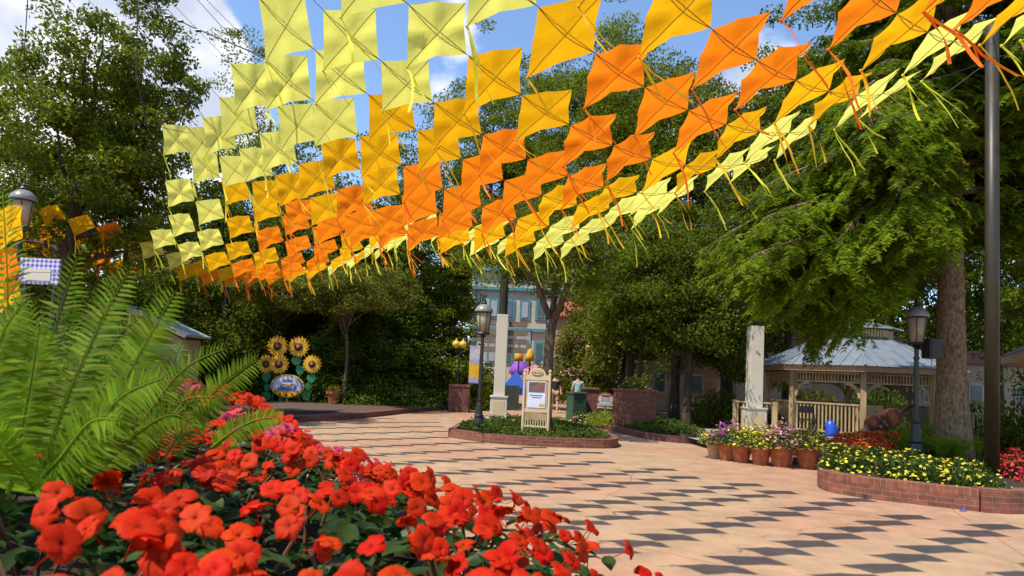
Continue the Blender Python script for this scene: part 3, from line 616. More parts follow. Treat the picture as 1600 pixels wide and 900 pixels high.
def make_kite(L, Rr, colname, label, rnd, wind, long_tail, S=None):
    S = S or SV; c = (L+Rr)/2; c.z -= .02
    S = S*rnd.uniform(.95, 1.04)+Vector((rnd.uniform(-.04, .04), rnd.uniform(-.07, .07), rnd.uniform(-.035, .04)))
    Hd, Tl = c+S*.45, c-S*.55
    root = thing('kite', tuple(c), label, 'kite', 'square kites hanging in rows on strings over the plaza')
    nrm = (Rr-L).cross(S).normalized(); N_ = 10; V = []; UVl = []; ph = rnd.uniform(0, 6); bil = rnd.uniform(.006, .036); wa, wb, wc = rnd.uniform(.002, .009), rnd.uniform(.002, .006), rnd.uniform(5, 12)
    if nrm.z < 0: nrm = -nrm
    for j in range(N_+1):
        for i in range(N_+1):
            a, b = i/N_, j/N_                        # corners: H(0,0) R(1,0) T(1,1) L(0,1)
            p = Hd*(1-a)*(1-b)+Rr*a*(1-b)+Tl*a*b+L*(1-a)*b
            ea = math.sin(math.pi*a); eb = math.sin(math.pi*b)
            # bowed-in hems
            p = p+(c-p)*.03*(ea*abs(2*b-1)**3+eb*abs(2*a-1)**3)
            d1, d2 = abs(a-b), abs(a+b-1)
            bl = bil*4*min(d1, d2)*(1-max(d1, d2))*2.2
            wr = wa*math.sin(wc*(a+b)+ph)*d2+wb*math.sin(22*(a-b)+ph*2)*(a*b)+wb*math.sin(30*a*(1-b)+ph)*(1-a)*b
            drop = -.012*(1-d2)*ea*eb
            p = p+nrm*(bl+wr); p.z += drop
            V.append(tuple(p-c))
    Fc = [(j*(N_+1)+i, j*(N_+1)+i+1, (j+1)*(N_+1)+i+1, (j+1)*(N_+1)+i) for j in range(N_) for i in range(N_)]
    finish('sail', V, Fc, KM[colname][0], root, smooth=True)
    def diag(f): return [Vector(V[f(k)])-nrm*.003 for k in range(N_+1)]
    g = N_+1
    for nm, pts in (('spine', diag(lambda k: k*g+k)), ('cross_spar', diag(lambda k: (N_-k)*g+k))):
        m = MB(); m.tube([p+c for p in pts], .0032, 5); build(m, nm, mt['spar'], root)
    # streamers from the tail corner
    for q in range(2 if long_tail else 3):
        ln = (.40 if not long_tail else .50)*rnd.uniform(.6, 1.15); p = Vector(Tl); d = Vector((wind*rnd.uniform(.4, 1.3), rnd.uniform(-.3, .3), -.9)).normalized(); pts = [Vector(p)]; m_ = 7
        for i in range(m_):
            p = p+d*ln/m_; d = (d+Vector((rnd.uniform(-.22, .3)*wind, rnd.uniform(-.2, .2), rnd.uniform(-.25, .12)))).normalized(); pts.append(Vector(p))
        ww = rnd.uniform(.007, .012); P = []; ang = rnd.uniform(0, 3); tw = rnd.uniform(-.5, .5)
        for i, p in enumerate(pts):
            aa = ang+tw*i; o_ = Vector((math.cos(aa), math.sin(aa), 0))*ww; P += [p-o_, p+o_]
        m = MB(); m.raw(P, [(2*i, 2*i+1, 2*i+3, 2*i+2) for i in range(m_)]); build(m, 'streamer', KM[colname][1], root, smooth=True)
    m = MB(); m.ball(Tl, .012, 6, 4); build(m, 'knot', KM[colname][1], root)
    return root
kr = random.Random(5); nk = 0; ends = []
visible = []
for ci, (d, par, ph, off) in enumerate(chains):
    pat = ODD if par == 'O' else EVEN
    if ph is None: t = off
    else:
        t = ph
        for _ in range(-off): t = step(d, t, s=-1)
    ts_ = [t]
    for _ in pat: ts_.append(step(d, ts_[-1]))
    row = []
    for i, cn in enumerate(pat):
        a, b = wpt(d, ts_[i]), wpt(d, ts_[i+1]); q = proj((a+b)/2-Vector((0, 0, .1)))
        if q[0] < -60 or q[0] > 1680 or q[1] < -75: continue
        row.append((cn, a, b))
    if row: visible.append((d, ts_, row))
nrow = len(visible)
for ri, (d, ts_, row) in enumerate(visible):
    for i, (cn, a, b) in enumerate(row):
        which = 'only' if len(row) == 1 else ('last' if i == len(row)-1 else ORD[i+1])
        label = f'{cn} kite, {which} from the left on the {ORD[ri+1]} string counted from the camera'
        gap = (b-a)*.02
        make_kite(a+gap, b-gap, cn, label, kr, .75 if d < 9 else .45, d < 6); nk += 1
    # the string with its kites runs on to the high cables at both ends
    t0_, t1_ = ts_[0], ts_[-1]
    A0 = wpt(d, t0_); A1 = wpt(d, t1_); s0 = (A0-wpt(d, t0_+.3)).normalized(); s1 = (A1-wpt(d, t1_-.3)).normalized()
    s0 = (s0+Vector((0, 0, .12))).normalized()
    p0 = A0+s0*2.6; p1 = A1+s1*3.6; ends.append((p0, p1))
    n = 40; pts = [p0, A0.lerp(p0, .5)-Vector((0, 0, .03))]+[wpt(d, t0_+(t1_-t0_)*k/n)+Vector((0, 0, .002)) for k in range(n+1)]+[A1.lerp(p1, .5)-Vector((0, 0, .03)), p1]
    m = MB(); m.tube(pts, .0025, 5); o = build(m, 'kite_string', mt['rope'], origin=pts[0])
    tag(o, f'thin dark string carrying the {ORD[ri+1]} row of kites counted from the camera', 'string', 'strings carrying the kites')
# second net farther left, seen through the left tree, and one short string at the left edge
def short_string(pts, cols, what, k):
    pts = [Vector(p) for p in pts]; n = 0
    for i, cn in enumerate(cols):
        a, b = pts[i], pts[i+1]; make_kite(a, b, cn, f'{cn} kite, {ORD[i+1]} from left, {what}', kr, .5, False)
    m = MB(); e0 = pts[0]+(pts[0]-pts[1])*2+Vector((0, 0, .3)); e1 = pts[-1]+(pts[-1]-pts[-2])*2+Vector((0, 0, .3)); m.tube([e0]+pts+[e1], .0025, 5); tag(build(m, 'kite_string', mt['rope'], origin=e0), f'thin dark string of the {what}', 'string', 'strings carrying the kites')
for k, (d, t0_, z0_, cols) in enumerate(((17.6, 1.0, 4.75, ['lime yellow', 'golden yellow', 'golden yellow', 'orange']), (18.9, 1.1, 4.6, ['golden yellow', 'orange', 'golden yellow', 'golden yellow']), (20.2, 1.3, 4.5, ['orange', 'golden yellow', 'lime yellow', 'orange']), (21.5, 1.5, 4.5, ['golden yellow', 'golden yellow', 'orange', 'orange', 'golden yellow']), (23.0, 2.0, 4.5, ['golden yellow', 'orange', 'orange', 'golden yellow', 'orange']))):
    P_ = []
    for i in range(len(cols)+1): t = t0_+.56*i; P_.append((t*UX+d*NX, t*UY+d*NY, z0_-.16*i+.018*i*i))
    short_string(P_, cols, f'{ORD[k+1]} string behind the left tree', k)
short_string([at(-62, 318, 6.6), at(-4, 330, 7.0), at(36, 372, 7.4)], ['lime yellow', 'golden yellow'], 'upper short string at the left edge', 0)
short_string([at(-70, 395, 6.6), at(-10, 402, 7.0), at(34, 425, 7.4)], ['orange', 'orange'], 'middle short string at the left edge', 0)
short_string([at(-60, 440, 6.9), at(-8, 455, 7.2), at(34, 468, 7.6)], ['golden yellow', 'golden yellow'], 'lower short string at the left edge', 0)
print('kites', nk, 'rows', nrow)
for side, nm in ((0, 'left'), (1, 'right')):
    pts = [e[side] for e in ends]; sm = []
    for i in range(len(pts)):
        sm.append(pts[i])
    m = MB(); m.tube(sm, .007, 6); tag(build(m, 'anchor_cable', mt['rope'], origin=sm[0]), f'dark cable that gathers the {nm} ends of all the kite strings', 'cable')
# slack cables crossing the sky at the upper left
cab = [((205, -60, 9), (215, 5, 9), (213, 120, 9.2), (232, 205, 9.6)), ((215, 0, 9), (300, 42, 8.2), (400, 84, 7.4), (470, 120, 7)), ((215, 45, 9), (265, 110, 10), (318, 182, 11)), ((300, -10, 8), (345, 40, 7.6), (400, 82, 7.4)), ((213, 95, 9.2), (262, 150, 10), (316, 205, 11)), ((232, 195, 9.6), (285, 206, 10.2), (318, 216, 11))]
cl = ['dark cable dropping steeply at the upper left of the sky', 'thickest dark cable slanting down right to the first lime kite', 'thin wire slanting across the white cloud to the lime kites', 'short thin wire running from the top edge to the lime kite', 'thin wire just under the one crossing the white cloud', 'short nearly level wire above the leftmost lime kite']
for k, (pp, lb_) in enumerate(zip(cab, cl)):
    pts = [at(*p) for p in pp]; m = MB(); m.tube(arc3(pts) if 'arc3' in globals() else pts, .009 if k < 2 else .005, 5); tag(build(m, 'support_cable', mt['rope'], origin=pts[0]), lb_, 'cable')
for k in range(4):
    p = at(*[(262, 26, 8.5), (282, 33, 8.3), (310, 48, 8.1), (214, 60, 9.1)][k]); m = MB(); m.tube([p-Vector((.03, 0, 0)), p+Vector((.03, 0, 0))], .02, 8)
    tag(build(m, 'cable_clamp', mt['iron'], origin=p), ['left of the two close metal clamps on the thick sky cable', 'right of the two close metal clamps on the thick sky cable', 'metal clamp lowest on the thick sky cable', 'small metal clamp on the steep cable at the upper left'][k], 'clamp')
# ---------------------------------------------------------------- lamps, pillars, signs
def lamp(base, label, hgt, s=1.0, group='black street lamps with glass lanterns', band=True):
    b = Vector(base); r = thing('street_lamp', tuple(b), label, 'street lamp', group)
    m = MB(); m.lathe(b, [(.15*s, 0), (.15*s, .06), (.12*s, .10), (.13*s, .2), (.10*s, .32), (.115*s, .36), (.09*s, .42), (.085*s, .62), (.06*s, .70), (.07*s, .74), (.05*s, .80)], 14); build(m, 'base', mt['iron'], r, smooth=False)
    zt = hgt-.95*s
    m = MB(); m.lathe(b, [(.047*s, .78), (.04*s, zt-.25), (.055*s, zt-.24), (.055*s, zt-.2), (.038*s, zt-.19), (.038*s, zt-.05), (.07*s, zt)], 12); build(m, 'post', mt['iron'], r, smooth=False)
    c = b+Vector((0, 0, zt)); m = MB()
    m.lathe(c, [(.05*s, 0), (.16*s, .03*s), (.175*s, .06*s), (.16*s, .08*s)], 8)
    for k in range(6):
        a = k*math.pi/3; m.tube([c+Vector((.135*s*math.cos(a), .135*s*math.sin(a), .07*s)), c+Vector((.185*s*math.cos(a), .185*s*math.sin(a), .56*s))], .010*s, 5)
    m.lathe(c, [(.19*s, .55*s), (.2*s, .57*s), (.19*s, .59*s)], 12); build(m, 'lantern_frame', mt['iron'], r)
    m = MB(); m.lathe(c, [(.125*s, .075*s), (.178*s, .55*s)], 12); build(m, 'glass', mt['glass'], r, smooth=True)
    m = MB(); m.lathe(c, [(.035*s, .08*s), (.035*s, .3*s), (.05*s, .33*s), (.03*s, .40*s)], 8); build(m, 'burner', mt['bronze'], r)
    m = MB(); m.lathe(c, [(.225*s, .58*s), (.23*s, .60*s), (.19*s, .68*s), (.12*s, .75*s), (.07*s, .77*s)], 16); build(m, 'hood', mt['lampcap'], r, smooth=True)
    m = MB(); m.lathe(c, [(.06*s, .765*s), (.075*s, .80*s), (.05*s, .84*s), (.06*s, .86*s), (.03*s, .89*s), (.012*s, .96*s)], 10); build(m, 'finial', mt['iron'], r)
    return r
def on(px, py, y, z=None):
    p = at(px, py, y); p.z = z if z is not None else p.z; return p
b1 = on(747, 671, 16.3, .15); lamp(b1, 'black street lamp with glass lantern at the left end of the island', 3.25)
b2 = on(1431, 680, 13, .25); lamp(b2, 'black street lamp in the flower bed beside the big tree trunk', at(1436, 466, 13).z-.25)
b3 = on(30, 700, 12.3, 0); b3.x = at(30, 380, 12.3).x; lamp(b3, 'black street lamp at the left edge rising behind the fern', at(32, 282, 12.3).z, 1.0)
def scroll(c, root, r=.07):
    m = MB(); m.tube([c+Vector((r*math.cos(a*.6), 0, r*math.sin(a*.6))) for a in range(11)], .012, 5); build(m, 'scroll', mt['white'], root)
l1 = bpy.data.objects['street_lamp']
for dz in (2.08, 1.92): scroll(b1+Vector((-.07, 0, dz)), l1, .05)
# striped banner behind the first lamp
def banner(name, c, w, h, rows, label, pole_h=None, thick=.012, polemat='iron', yaw=0, side=1):
    c = Vector(c); r = thing(name, (c.x, c.y, 0), label, 'banner')
    z1 = c.z+h/2; z = z1; sdx = w/2+.05
    m = MB(); m.tube([(c.x+sdx*side, c.y, 0), (c.x+sdx*side, c.y, z1+.15)], .03, 8); build(m, 'pole', mt[polemat], r)
    for zz in (z1+.02, z1-h-.02):
        m = MB(); m.tube([(c.x-w/2, c.y, zz), (c.x+sdx*side, c.y, zz)], .012, 6); build(m, 'bracket', mt[polemat], r)
    first = None
    for fr, mm in rows:
        m = MB(); m.box((c.x, c.y, z-h*fr/2), (w, thick, h*fr-.001)); build(m, 'cloth_panel', mm, r); z -= h*fr
    return r
mt['bwhite'] = M('banner_white', (.58, .58, .64), .7, .12, 9, transl=.3)
mt['bpurple'] = M('banner_purple', (.30, .24, .50), .7, .25, 14, transl=.3, col2=(.6, .58, .66))
mt['byellow'] = M('banner_yellow', (.85, .50, .03), .7, .12, 9, transl=.3)
mt['bblue'] = M('banner_blue', (.10, .18, .52), .7, .12, 9, transl=.3)
banner('banner', at(741, 569, 17.6), .26, .98, [(.10, mt['bpurple']), (.28, mt['bwhite']), (.12, mt['bpurple']), (.36, mt['byellow']), (.14, mt['bpurple'])], 'white banner with purple bands and a yellow block behind the island lamp')
# checkered banner at left
def gingham():
    m, nt, N, L, P = nodes_of('blue_gingham'); t = N.new('ShaderNodeTexCoord'); P.inputs['Roughness'].default_value = .8
    s = N.new('ShaderNodeSeparateXYZ'); L.new(t.outputs['UV'], s.inputs[0]); o = []
    for ax in ('X', 'Y'):
        a = N.new('ShaderNodeMath'); a.operation = 'MULTIPLY'; a.inputs[1].default_value = 16; L.new(s.outputs[ax], a.inputs[0])
        f = N.new('ShaderNodeMath'); f.operation = 'FRACT'; L.new(a.outputs[0], f.inputs[0]); g = N.new('ShaderNodeMath'); g.operation = 'GREATER_THAN'; g.inputs[1].default_value = .5; L.new(f.outputs[0], g.inputs[0]); o.append(g)
    ad = N.new('ShaderNodeMath'); L.new(o[0].outputs[0], ad.inputs[0]); L.new(o[1].outputs[0], ad.inputs[1]); dv = N.new('ShaderNodeMath'); dv.operation = 'MULTIPLY'; dv.inputs[1].default_value = .5; L.new(ad.outputs[0], dv.inputs[0])
    x = N.new('ShaderNodeMix'); x.data_type = 'RGBA'; x.inputs[6].default_value = (.62, .62, .72, 1); x.inputs[7].default_value = (.08, .07, .38, 1); L.new(dv.outputs[0], x.inputs['Factor']); L.new(x.outputs[2], P.inputs['Base Color']); return m
gm = gingham(); gc = at(62, 424, 9.3); gy = thing('sign_board', (gc.x, gc.y, 0), 'blue and white checked sign board behind the fern at the left', 'sign')
m = MB(); m.box(gc, (.56, .03, .36)); build(m, 'board', gm, gy)
m = MB(); m.box(gc+Vector((0, -.021, -.05)), (.34, .008, .16)); build(m, 'plain_panel', mt['white'], gy)
m = MB(); m.tube([(gc.x-.2, gc.y+.04, 0), (gc.x-.2, gc.y+.04, gc.z+.1)], .025, 8); build(m, 'post', mt['iron'], gy)
m = MB(); m.tube([(gc.x+.2, gc.y+.04, 0), (gc.x+.2, gc.y+.04, gc.z+.1)], .025, 8); build(m, 'post', mt['iron'], gy)

# square white columns (one carries direction boards)
def column(base, h, w, label, pole=0, plinth=True):
    b = Vector(base); r = thing('column', tuple(b), label, 'column')
    if plinth:
        m = MB(); m.box((b.x, b.y, .11), (w*2.9, w*2.9, .22)); build(m, 'footing', mt['white'], r, bevel=.01)
    m = MB(); m.box((b.x, b.y, .22+.32), (w*1.45, w*1.45, .64)); build(m, 'plinth', mt['white'], r, bevel=.008)
    for sx, sy, lx, ly in ((0, -1, 1, 0), (-1, 0, 0, 1), (1, 0, 0, 1)):
        m = MB(); cx, cy = b.x+sx*w*.732, b.y+sy*w*.732; m.box((cx, cy, .54), (w*.95*lx+.012, w*.95*ly+.012, .42)); build(m, 'plinth_panel', mt['cream'], r)
    m = MB(); m.box((b.x, b.y, .88), (w*1.6, w*1.6, .05)); build(m, 'plinth_cap', mt['white'], r, bevel=.008)
    m = MB(); m.box((b.x, b.y, (.905+h)/2), (w, w, h-.905)); build(m, 'shaft', mt['white'], r, bevel=.012)
    if pole: m = MB(); m.tube([(b.x, b.y, h-.1), (b.x, b.y, h+pole)], .13*1.0, 10); build(m, 'pole', mt['bronze'], r)
    return r
c1 = on(778, 660, 20.3, 0); h1 = at(787, 492, 20.3).z; column(c1, h1, .34, 'pale square column with a dark pole on top behind the island', 2.2)
c2 = on(1177, 668, 20.5, 0); h2 = at(1180, 510, 20.5).z; column(c2, h2, .40, 'white square column left of the bandstand behind the flower pots', 0, False)
mt['greywood'] = M('grey_board', (.20, .15, .11), .8, .25, 8, .2, stretch=(.2, 1, 3))
for sd, nm in ((-1, 'left'), (1, 'right')):
    for k in range(4):
        z = h1-.28-.26*k; x = c1.x+sd*.46; y = c1.y-.02
        m = MB(); m.plate((x, y, z), (1, 0, 0), (0, 0, 1), .035, [(-.27*1, -.085), (.27, -.085), (.27+(.06 if sd > 0 else 0), 0), (.27, .085), (-.27, .085), (-.27-(.06 if sd < 0 else 0), 0)])
        tag(build(m, 'direction_board', mt['greywood'], origin=(x, y, z)), f'grey wooden direction board, {ORD[k+1]} from top on the {nm} side of the pale column', 'sign', 'direction boards on the pale column')

# notice board on the island
nb = on(836, 676, 15.9, .15); ux = Vector((.985, -.17, 0)); uz = Vector((0, 0, 1)); un = Vector((-.17, -.985, 0))
nr = thing('notice_board', tuple(nb), 'cream notice board with arched top and small poster standing on the island', 'notice board')
zt_ = at(836, 583, 15.9).z
for sd in (-1, 1):
    p = nb+ux*(.30*sd); m = MB(); m.lathe((p.x, p.y, -.05), [(.038, 0), (.032, zt_+.0), (.04, zt_+.02), (.02, zt_+.05), (.035, zt_+.09), (.03, zt_+.12), (.0, zt_+.15)], 10); build(m, 'post', mt['cream'], nr)
pc_ = lambda z: Vector((nb.x, nb.y, z))
def plt(nm, mat, z, pts, th=.035, off=0): m = MB(); m.plate(pc_(z)+un*off, ux, uz, th, pts); return build(m, nm, mat, nr)
def rect(w, h): return [(-w/2, -h/2), (w/2, -h/2), (w/2, h/2), (-w/2, h/2)]
plt('header', mt['cream'], zt_-.10, [(-.28, -.06), (.28, -.06), (.28, .06)]+[(.20*math.cos(a)*1.0, .06+.17*math.sin(a)) for a in [math.pi*k/12 for k in range(13)]]+[(-.28, .06)], .04)
plt('name_plate', mt['greywood'], zt_+.005, [(.14*math.cos(a), .065*math.sin(a)) for a in [math.pi*k/10 for k in range(20)]], .014, .028)
plt('name_plate_face', mt['cream'], zt_+.005, [(.122*math.cos(a), .05*math.sin(a)) for a in [math.pi*k/10 for k in range(20)]], .014, .031)
for k in range(5): plt('letter_mark', mt['bronze'], zt_+.005, [(x+(-.085+k*.042), y) for x, y in rect(.026, .028+.012*(k % 2))], .014, .034)
plt('backing', mt['cream'], zt_-.52, rect(.5, .72), .03, -.012)
plt('poster', M('poster_pale_blue', (.62, .66, .78), .4, .1, 6), zt_-.50, rect(.42, .62), .012, .018)
plt('poster_photo', M('poster_photo', (.30, .10, .07), .4, .5, 14, col2=(.03, .07, .09)), zt_-.33, rect(.38, .24), .012, .023)
for k, (w, c) in enumerate(((.30, 'bblue'), (.22, 'bblue'))): plt('poster_line', mt[c], zt_-.52-.05*k, rect(w, .016), .012, .023)
plt('poster_badge', mt['byellow'], zt_-.745, [(x+.13, y) for x, y in rect(.12, .05)], .012, .023)
plt('rail', mt['cream'], zt_-.88, rect(.56, .07), .05)
plt('lower_panel', mt['creamwood'], zt_-1.02, [(-.26, -.08), (-.2, -.10), (-.1, -.07), (0, -.1), (.1, -.07), (.2, -.1), (.26, -.08), (.26, .09), (-.26, .09)], .03)
for k in range(9): plt('spindle', mt['cream'], zt_-1.17, [(x-.24+.06*k, y) for x, y in rect(.022, .13)], .02)
plt('bottom_rail', mt['cream'], zt_-1.25, rect(.56, .04), .05)

# brick gate pillars, planter box, bin
def pillar(base, w, d, h, label, capw=.06, name='brick_pillar', rz=0, m_='brickdark', cat='pillar'):
    b = Vector(base); r = thing(name, tuple(b), label, cat)
    m = MB(); m.box((b.x, b.y, h/2), (w, d, h), rz); build(m, 'shaft', mt[m_], r)
    m = MB(); m.box((b.x, b.y, h+.04), (w+capw, d+capw, .078), rz); build(m, 'cap', mt['rowlock'], r); return r
p = on(717, 641, 27, 0); pillar(p, .8, .8, at(717, 600, 28).z-.08, 'weathered square brick gate pillar left of the path, below the yellow lamps')
p = on(921, 646, 25.5, 0); pillar(p, .5, .5, at(921, 605, 25.5).z-.08, 'slim brick pillar beside the green litter bin', .1)
bx = Vector((0, 0, 0)); bx = on(993, 665, 20, 0); 
r = thing('brick_planter_box', tuple(bx), 'tall square brick planter box standing in the shaded bed', 'planter')
m = MB(); m.box((bx.x, bx.y+.3, .62), (.92, .92, 1.24), .55); build(m, 'wall', mt['brick'], r)
m = MB(); m.box((bx.x, bx.y+.3, 1.26), (.98, .98, .05), .55); build(m, 'coping', mt['rowlock'], r)
bn = on(900, 654, 25, 0); r = thing('litter_bin', tuple(bn), 'dark green square litter bin beside the slim brick pillar', 'bin')
mt['bingreen'] = M('bin_green', (.035, .085, .045), .5, .1, 6)
m = MB(); m.box((bn.x, bn.y, .47), (.58, .58, .94), .35, top=.96); build(m, 'body', mt['bingreen'], r, bevel=.02)
m = MB(); m.box((bn.x, bn.y, .99), (.62, .62, .08), .35); build(m, 'lid', mt['bingreen'], r, bevel=.02)
m = MB(); m.box((bn.x, bn.y-.29, .83), (.3, .06, .12), .35); build(m, 'flap', mt['iron'], r)
# dark walls either side of the gate
p = on(775, 636, 30, 0); m = MB(); m.box((p.x, p.y, .55), (2.0, .25, 1.1)); tag(build(m, 'garden_wall', M('dark_green_hoarding', (.035, .05, .035), .7, .2, 4), origin=(p.x, p.y, 0)), 'low dark wall between the gate pillar and the path', 'wall')
# small oval sign in the shaded bed
sg = on(945, 656, 21.5, 0); r = thing('oval_sign', tuple(sg), 'small white oval sign with red scalloped border on a short post', 'sign')
sz = at(944, 624, 21.5).z
mt['signred'] = M('sign_red', (.30, .06, .05), .6)
m = MB(); m.box((sg.x, sg.y+.03, sz/2), (.06, .05, sz)); build(m, 'post', mt['cream'], r)
def ell(a, b, n=28, k=0, dx=0, dz=0): return [(dx+a*math.cos(2*math.pi*i/n)*(1+k*(i % 2)), dz+b*math.sin(2*math.pi*i/n)*(1+k*(i % 2))) for i in range(n)]
for nm, mm, pts, off in (('board', mt['signred'], ell(.27, .22, 28, .05), 0), ('face', mt['white'], ell(.23, .175), -.02), ('ribbon', mt['bwhite'], [(-.26, -.2), (.26, -.2), (.26, -.12), (-.26, -.12)], -.035), ('header', mt['signred'], ell(.16, .035, 20, 0, 0, .12), -.03)):
    m = MB(); m.plate((sg.x, sg.y+off, sz), (1, 0, 0), (0, 0, 1), .02, pts); build(m, nm, mm, r)
for k in range(5):
    m = MB(); m.plate((sg.x-.13+.065*k, sg.y-.03, sz), (1, 0, 0), (0, 0, 1), .02, rect(.035, .10+.03*((k*2) % 3 == 0))); build(m, 'letter_mark', mt['bpurple'], r)

# yellow globe lamps by the gate and on the path
mt['globe'] = M('yellow_globe', (.85, .62, .12), .4, .1, 5, transl=.3)
def globe_lamp(px, py, y, heads, label):
    t = at(px, py, y); r = thing('globe_lamp', (t.x, t.y, 0), label, 'street lamp')
    m = MB(); m.lathe((t.x, t.y, 0), [(.09, 0), (.08, .3), (.04, .4), (.035, t.z-.1)], 8); build(m, 'post', mt['iron'], r)
    for dx in heads:
        if dx: m = MB(); m.tube([(t.x, t.y, t.z-.35), (t.x+dx*.7, t.y, t.z-.3), (t.x+dx, t.y, t.z-.1)], .02, 5); build(m, 'arm', mt['iron'], r)
        m = MB(); m.lathe((t.x+dx, t.y, t.z-.1), [(.06, 0), (.15, .08), (.17, .17), (.12, .26), (.04, .30), (.0, .42)], 10); build(m, 'globe', mt['globe'], r, smooth=True)
globe_lamp(718, 540, 27.5, (-.14, .14), 'twin yellow globe lamp above the weathered brick gate pillar')
globe_lamp(920, 545, 30, (0,), 'single yellow globe lamp right of the path behind the bin')

# tall metal pole in the raised bed, dark post on the left
tp = on(1550, 733, 10.3, H_P-.05); r = thing('metal_pole', tuple(tp), 'tall bronze metal pole rising from the raised flower bed at the right', 'pole')
m = MB(); m.lathe(tp, [(.10, 0), (.092, 7.2)], 20); build(m, 'shaft', mt['bronze'], r, smooth=True)
m = MB(); m.lathe(tp, [(.17, 0), (.17, .03), (.11, .05), (.11, .1)], 16); build(m, 'base_collar', mt['bronze'], r)
tz = tp+Vector((0, 0, 7.1)); m = MB(); far = ends[1][1]
m.tube([tz, tz.lerp(ends[2][1], .5)+Vector((0, 0, -.1)), ends[2][1]], .008, 5); tag(build(m, 'guy_cable', mt['rope'], origin=tz), 'dark cable from the tall bronze pole to the kite strings', 'cable')
p = on(340, 600, 24, 0); m = MB(); m.tube([p, (p.x+.06, p.y, at(343, 440, 24).z)], .09, 8); tag(build(m, 'post', mt['iron'], origin=p), 'dark upright post among the trees right of the tan kiosk', 'post')

# kiosk with gable roof at the left, kiosk roof at the right
kx = at(236, 560, 21); r = thing('kiosk', (kx.x, kx.y, 0), 'small tan kiosk with a pale gable roof behind the fern', 'building')
mt['tan'] = M('tan_siding', (.45, .30, .16), .7, .12, 6); mt['tin'] = M('grey_green_roof', (.34, .37, .35), .5, .15, 5); 
ze = at(290, 520, 21).z; xr = at(284, 560, 21).x; xl = at(95, 560, 21).x; za = at(200, 478, 21).z
m = MB(); m.box(((xr+xl)/2, kx.y+.6, ze/2-.1), (xr-xl, 1.2, ze-.2)); build(m, 'wall', mt['tan'], r)
xm = (xr+xl)/2; m = MB(); m.raw([(xl, kx.y-.02, ze-.22), (xr, kx.y-.02, ze-.22), (xm, kx.y-.02, za-.12), (xl, kx.y+1.2, ze-.22), (xr, kx.y+1.2, ze-.22), (xm, kx.y+1.2, za-.12)], [(0, 1, 2), (5, 4, 3), (1, 4, 5, 2), (3, 0, 2, 5)]); build(m, 'gable', mt['tan'], r)
for s_, xx in ((-1, xl-.25), (1, xr+.25)):
    m = MB(); m.plate((xm, kx.y+.6, za), Vector((xx-xm, 0, ze-.1-za)), (0, 1, 0), .08, [(0, -.95), (1, -.95), (1, .8), (0, .8)]); build(m, 'roof', mt['tin'], r)
    m = MB(); m.bar((xm, kx.y-.36, za-.02), (xx, kx.y-.36, ze-.12), .04, .14); build(m, 'barge_board', mt['white'], r)
m = MB(); m.box((xm, kx.y-.04, ze-.45), (xr-xl+.08, .06, .16)); build(m, 'beam', mt['white'], r)
for xx in (xr-.06, xr-.75): m = MB(); m.box((xx, kx.y-.05, (ze-.5)/2), (.1, .08, ze-.5)); build(m, 'trim_post', mt['white'], r)
kx = at(1640, 560, 13.8); zk = at(1600, 550, 13.8).z; x0 = at(1566, 545, 13.8).x
r = thing('kiosk', (kx.x, kx.y, 0), 'cream kiosk whose roof corner enters at the right edge', 'building')
m = MB(); P_ = [(x0, 13.2, zk), (x0+4, 13.2, zk), (x0+4.8, 16, zk), (x0+1.5, 16, zk), (x0+1.9, 14.6, zk+.6), (x0+3.4, 14.6, zk+.6)]
m.raw(P_, [(0, 1, 5, 4), (0, 4, 3), (1, 2, 5), (2, 3, 4, 5), (3, 2, 1, 0)]); build(m, 'roof', mt['tin'], r)
m = MB(); m.prism([(x0+.03, 13.23), (x0+3.9, 13.23), (x0+4.7, 15.9), (x0+1.5, 15.9)], zk-.17, zk-.003); build(m, 'fascia', mt['cream'], r)
m = MB(); m.box((x0+3.2, 15.2, zk/2-.1), (2.0, 1.2, zk-.2)); build(m, 'wall', mt['tan'], r)
m = MB(); m.box((x0+.5, 13.6, zk/2-.09), (.14, .14, zk-.18)); build(m, 'post', mt['cream'], r)

# sunflower sign
fc = on(448, 640, 25, .15); r = thing('sunflower_sign', tuple(fc), 'cut-out sign of five sunflowers round an oval board in the mulch bed', 'sign')
SY = 25.0; sc_ = SY/F; mt['petal'] = M('painted_petal', (.78, .38, .012), .5, .12, 6); mt['petal2'] = M('painted_petal_light', (.82, .50, .04), .5, .1, 6); mt['disc'] = M('painted_seed', (.13, .035, .015), .6, .4, 30); mt['gleaf'] = M('painted_leaf', (.03, .22, .09), .5, .2, 6)
def pp(px, py, dy=0): v = at(px, py, SY+dy); return v
def flower(px, py, rad, dy):
    c = pp(px, py, dy); R0 = rad*sc_; n = 17
    for (rr, off, mm, ph) in ((1.0, .0, 'petal', 0), (.86, -.03, 'petal2', .5)):
        m = MB(); pts = []
        for i in range(n):
            for u, q in ((0, .62), (.25, .90), (.5, 1.04), (.75, .90)): an = 2*math.pi*(i+u+ph)/n; pts.append((R0*rr*q*math.cos(an), R0*rr*q*math.sin(an)))
        m.plate(c+Vector((0, off, 0)), (1, 0, 0), (0, 0, 1), .02, pts); build(m, 'petals', mt[mm], r)
    m = MB(); m.lathe((0, 0, 0), [(R0*.40, 0), (R0*.38, .03), (R0*.22, .05), (0, .045)], 18); m.v = [(c.x+v[0], c.y-.04-v[2], c.z+v[1]) for v in m.v]; build(m, 'seed_head', mt['disc'], r, smooth=True)
    m = MB(); m.lathe((0, 0, 0), [(R0*.2, 0), (R0*.17, .03), (0, .03)], 14); m.v = [(c.x+v[0], c.y-.075-v[2], c.z+v[1]) for v in m.v]; build(m, 'seed_ring', mt['signred'], r, smooth=True)
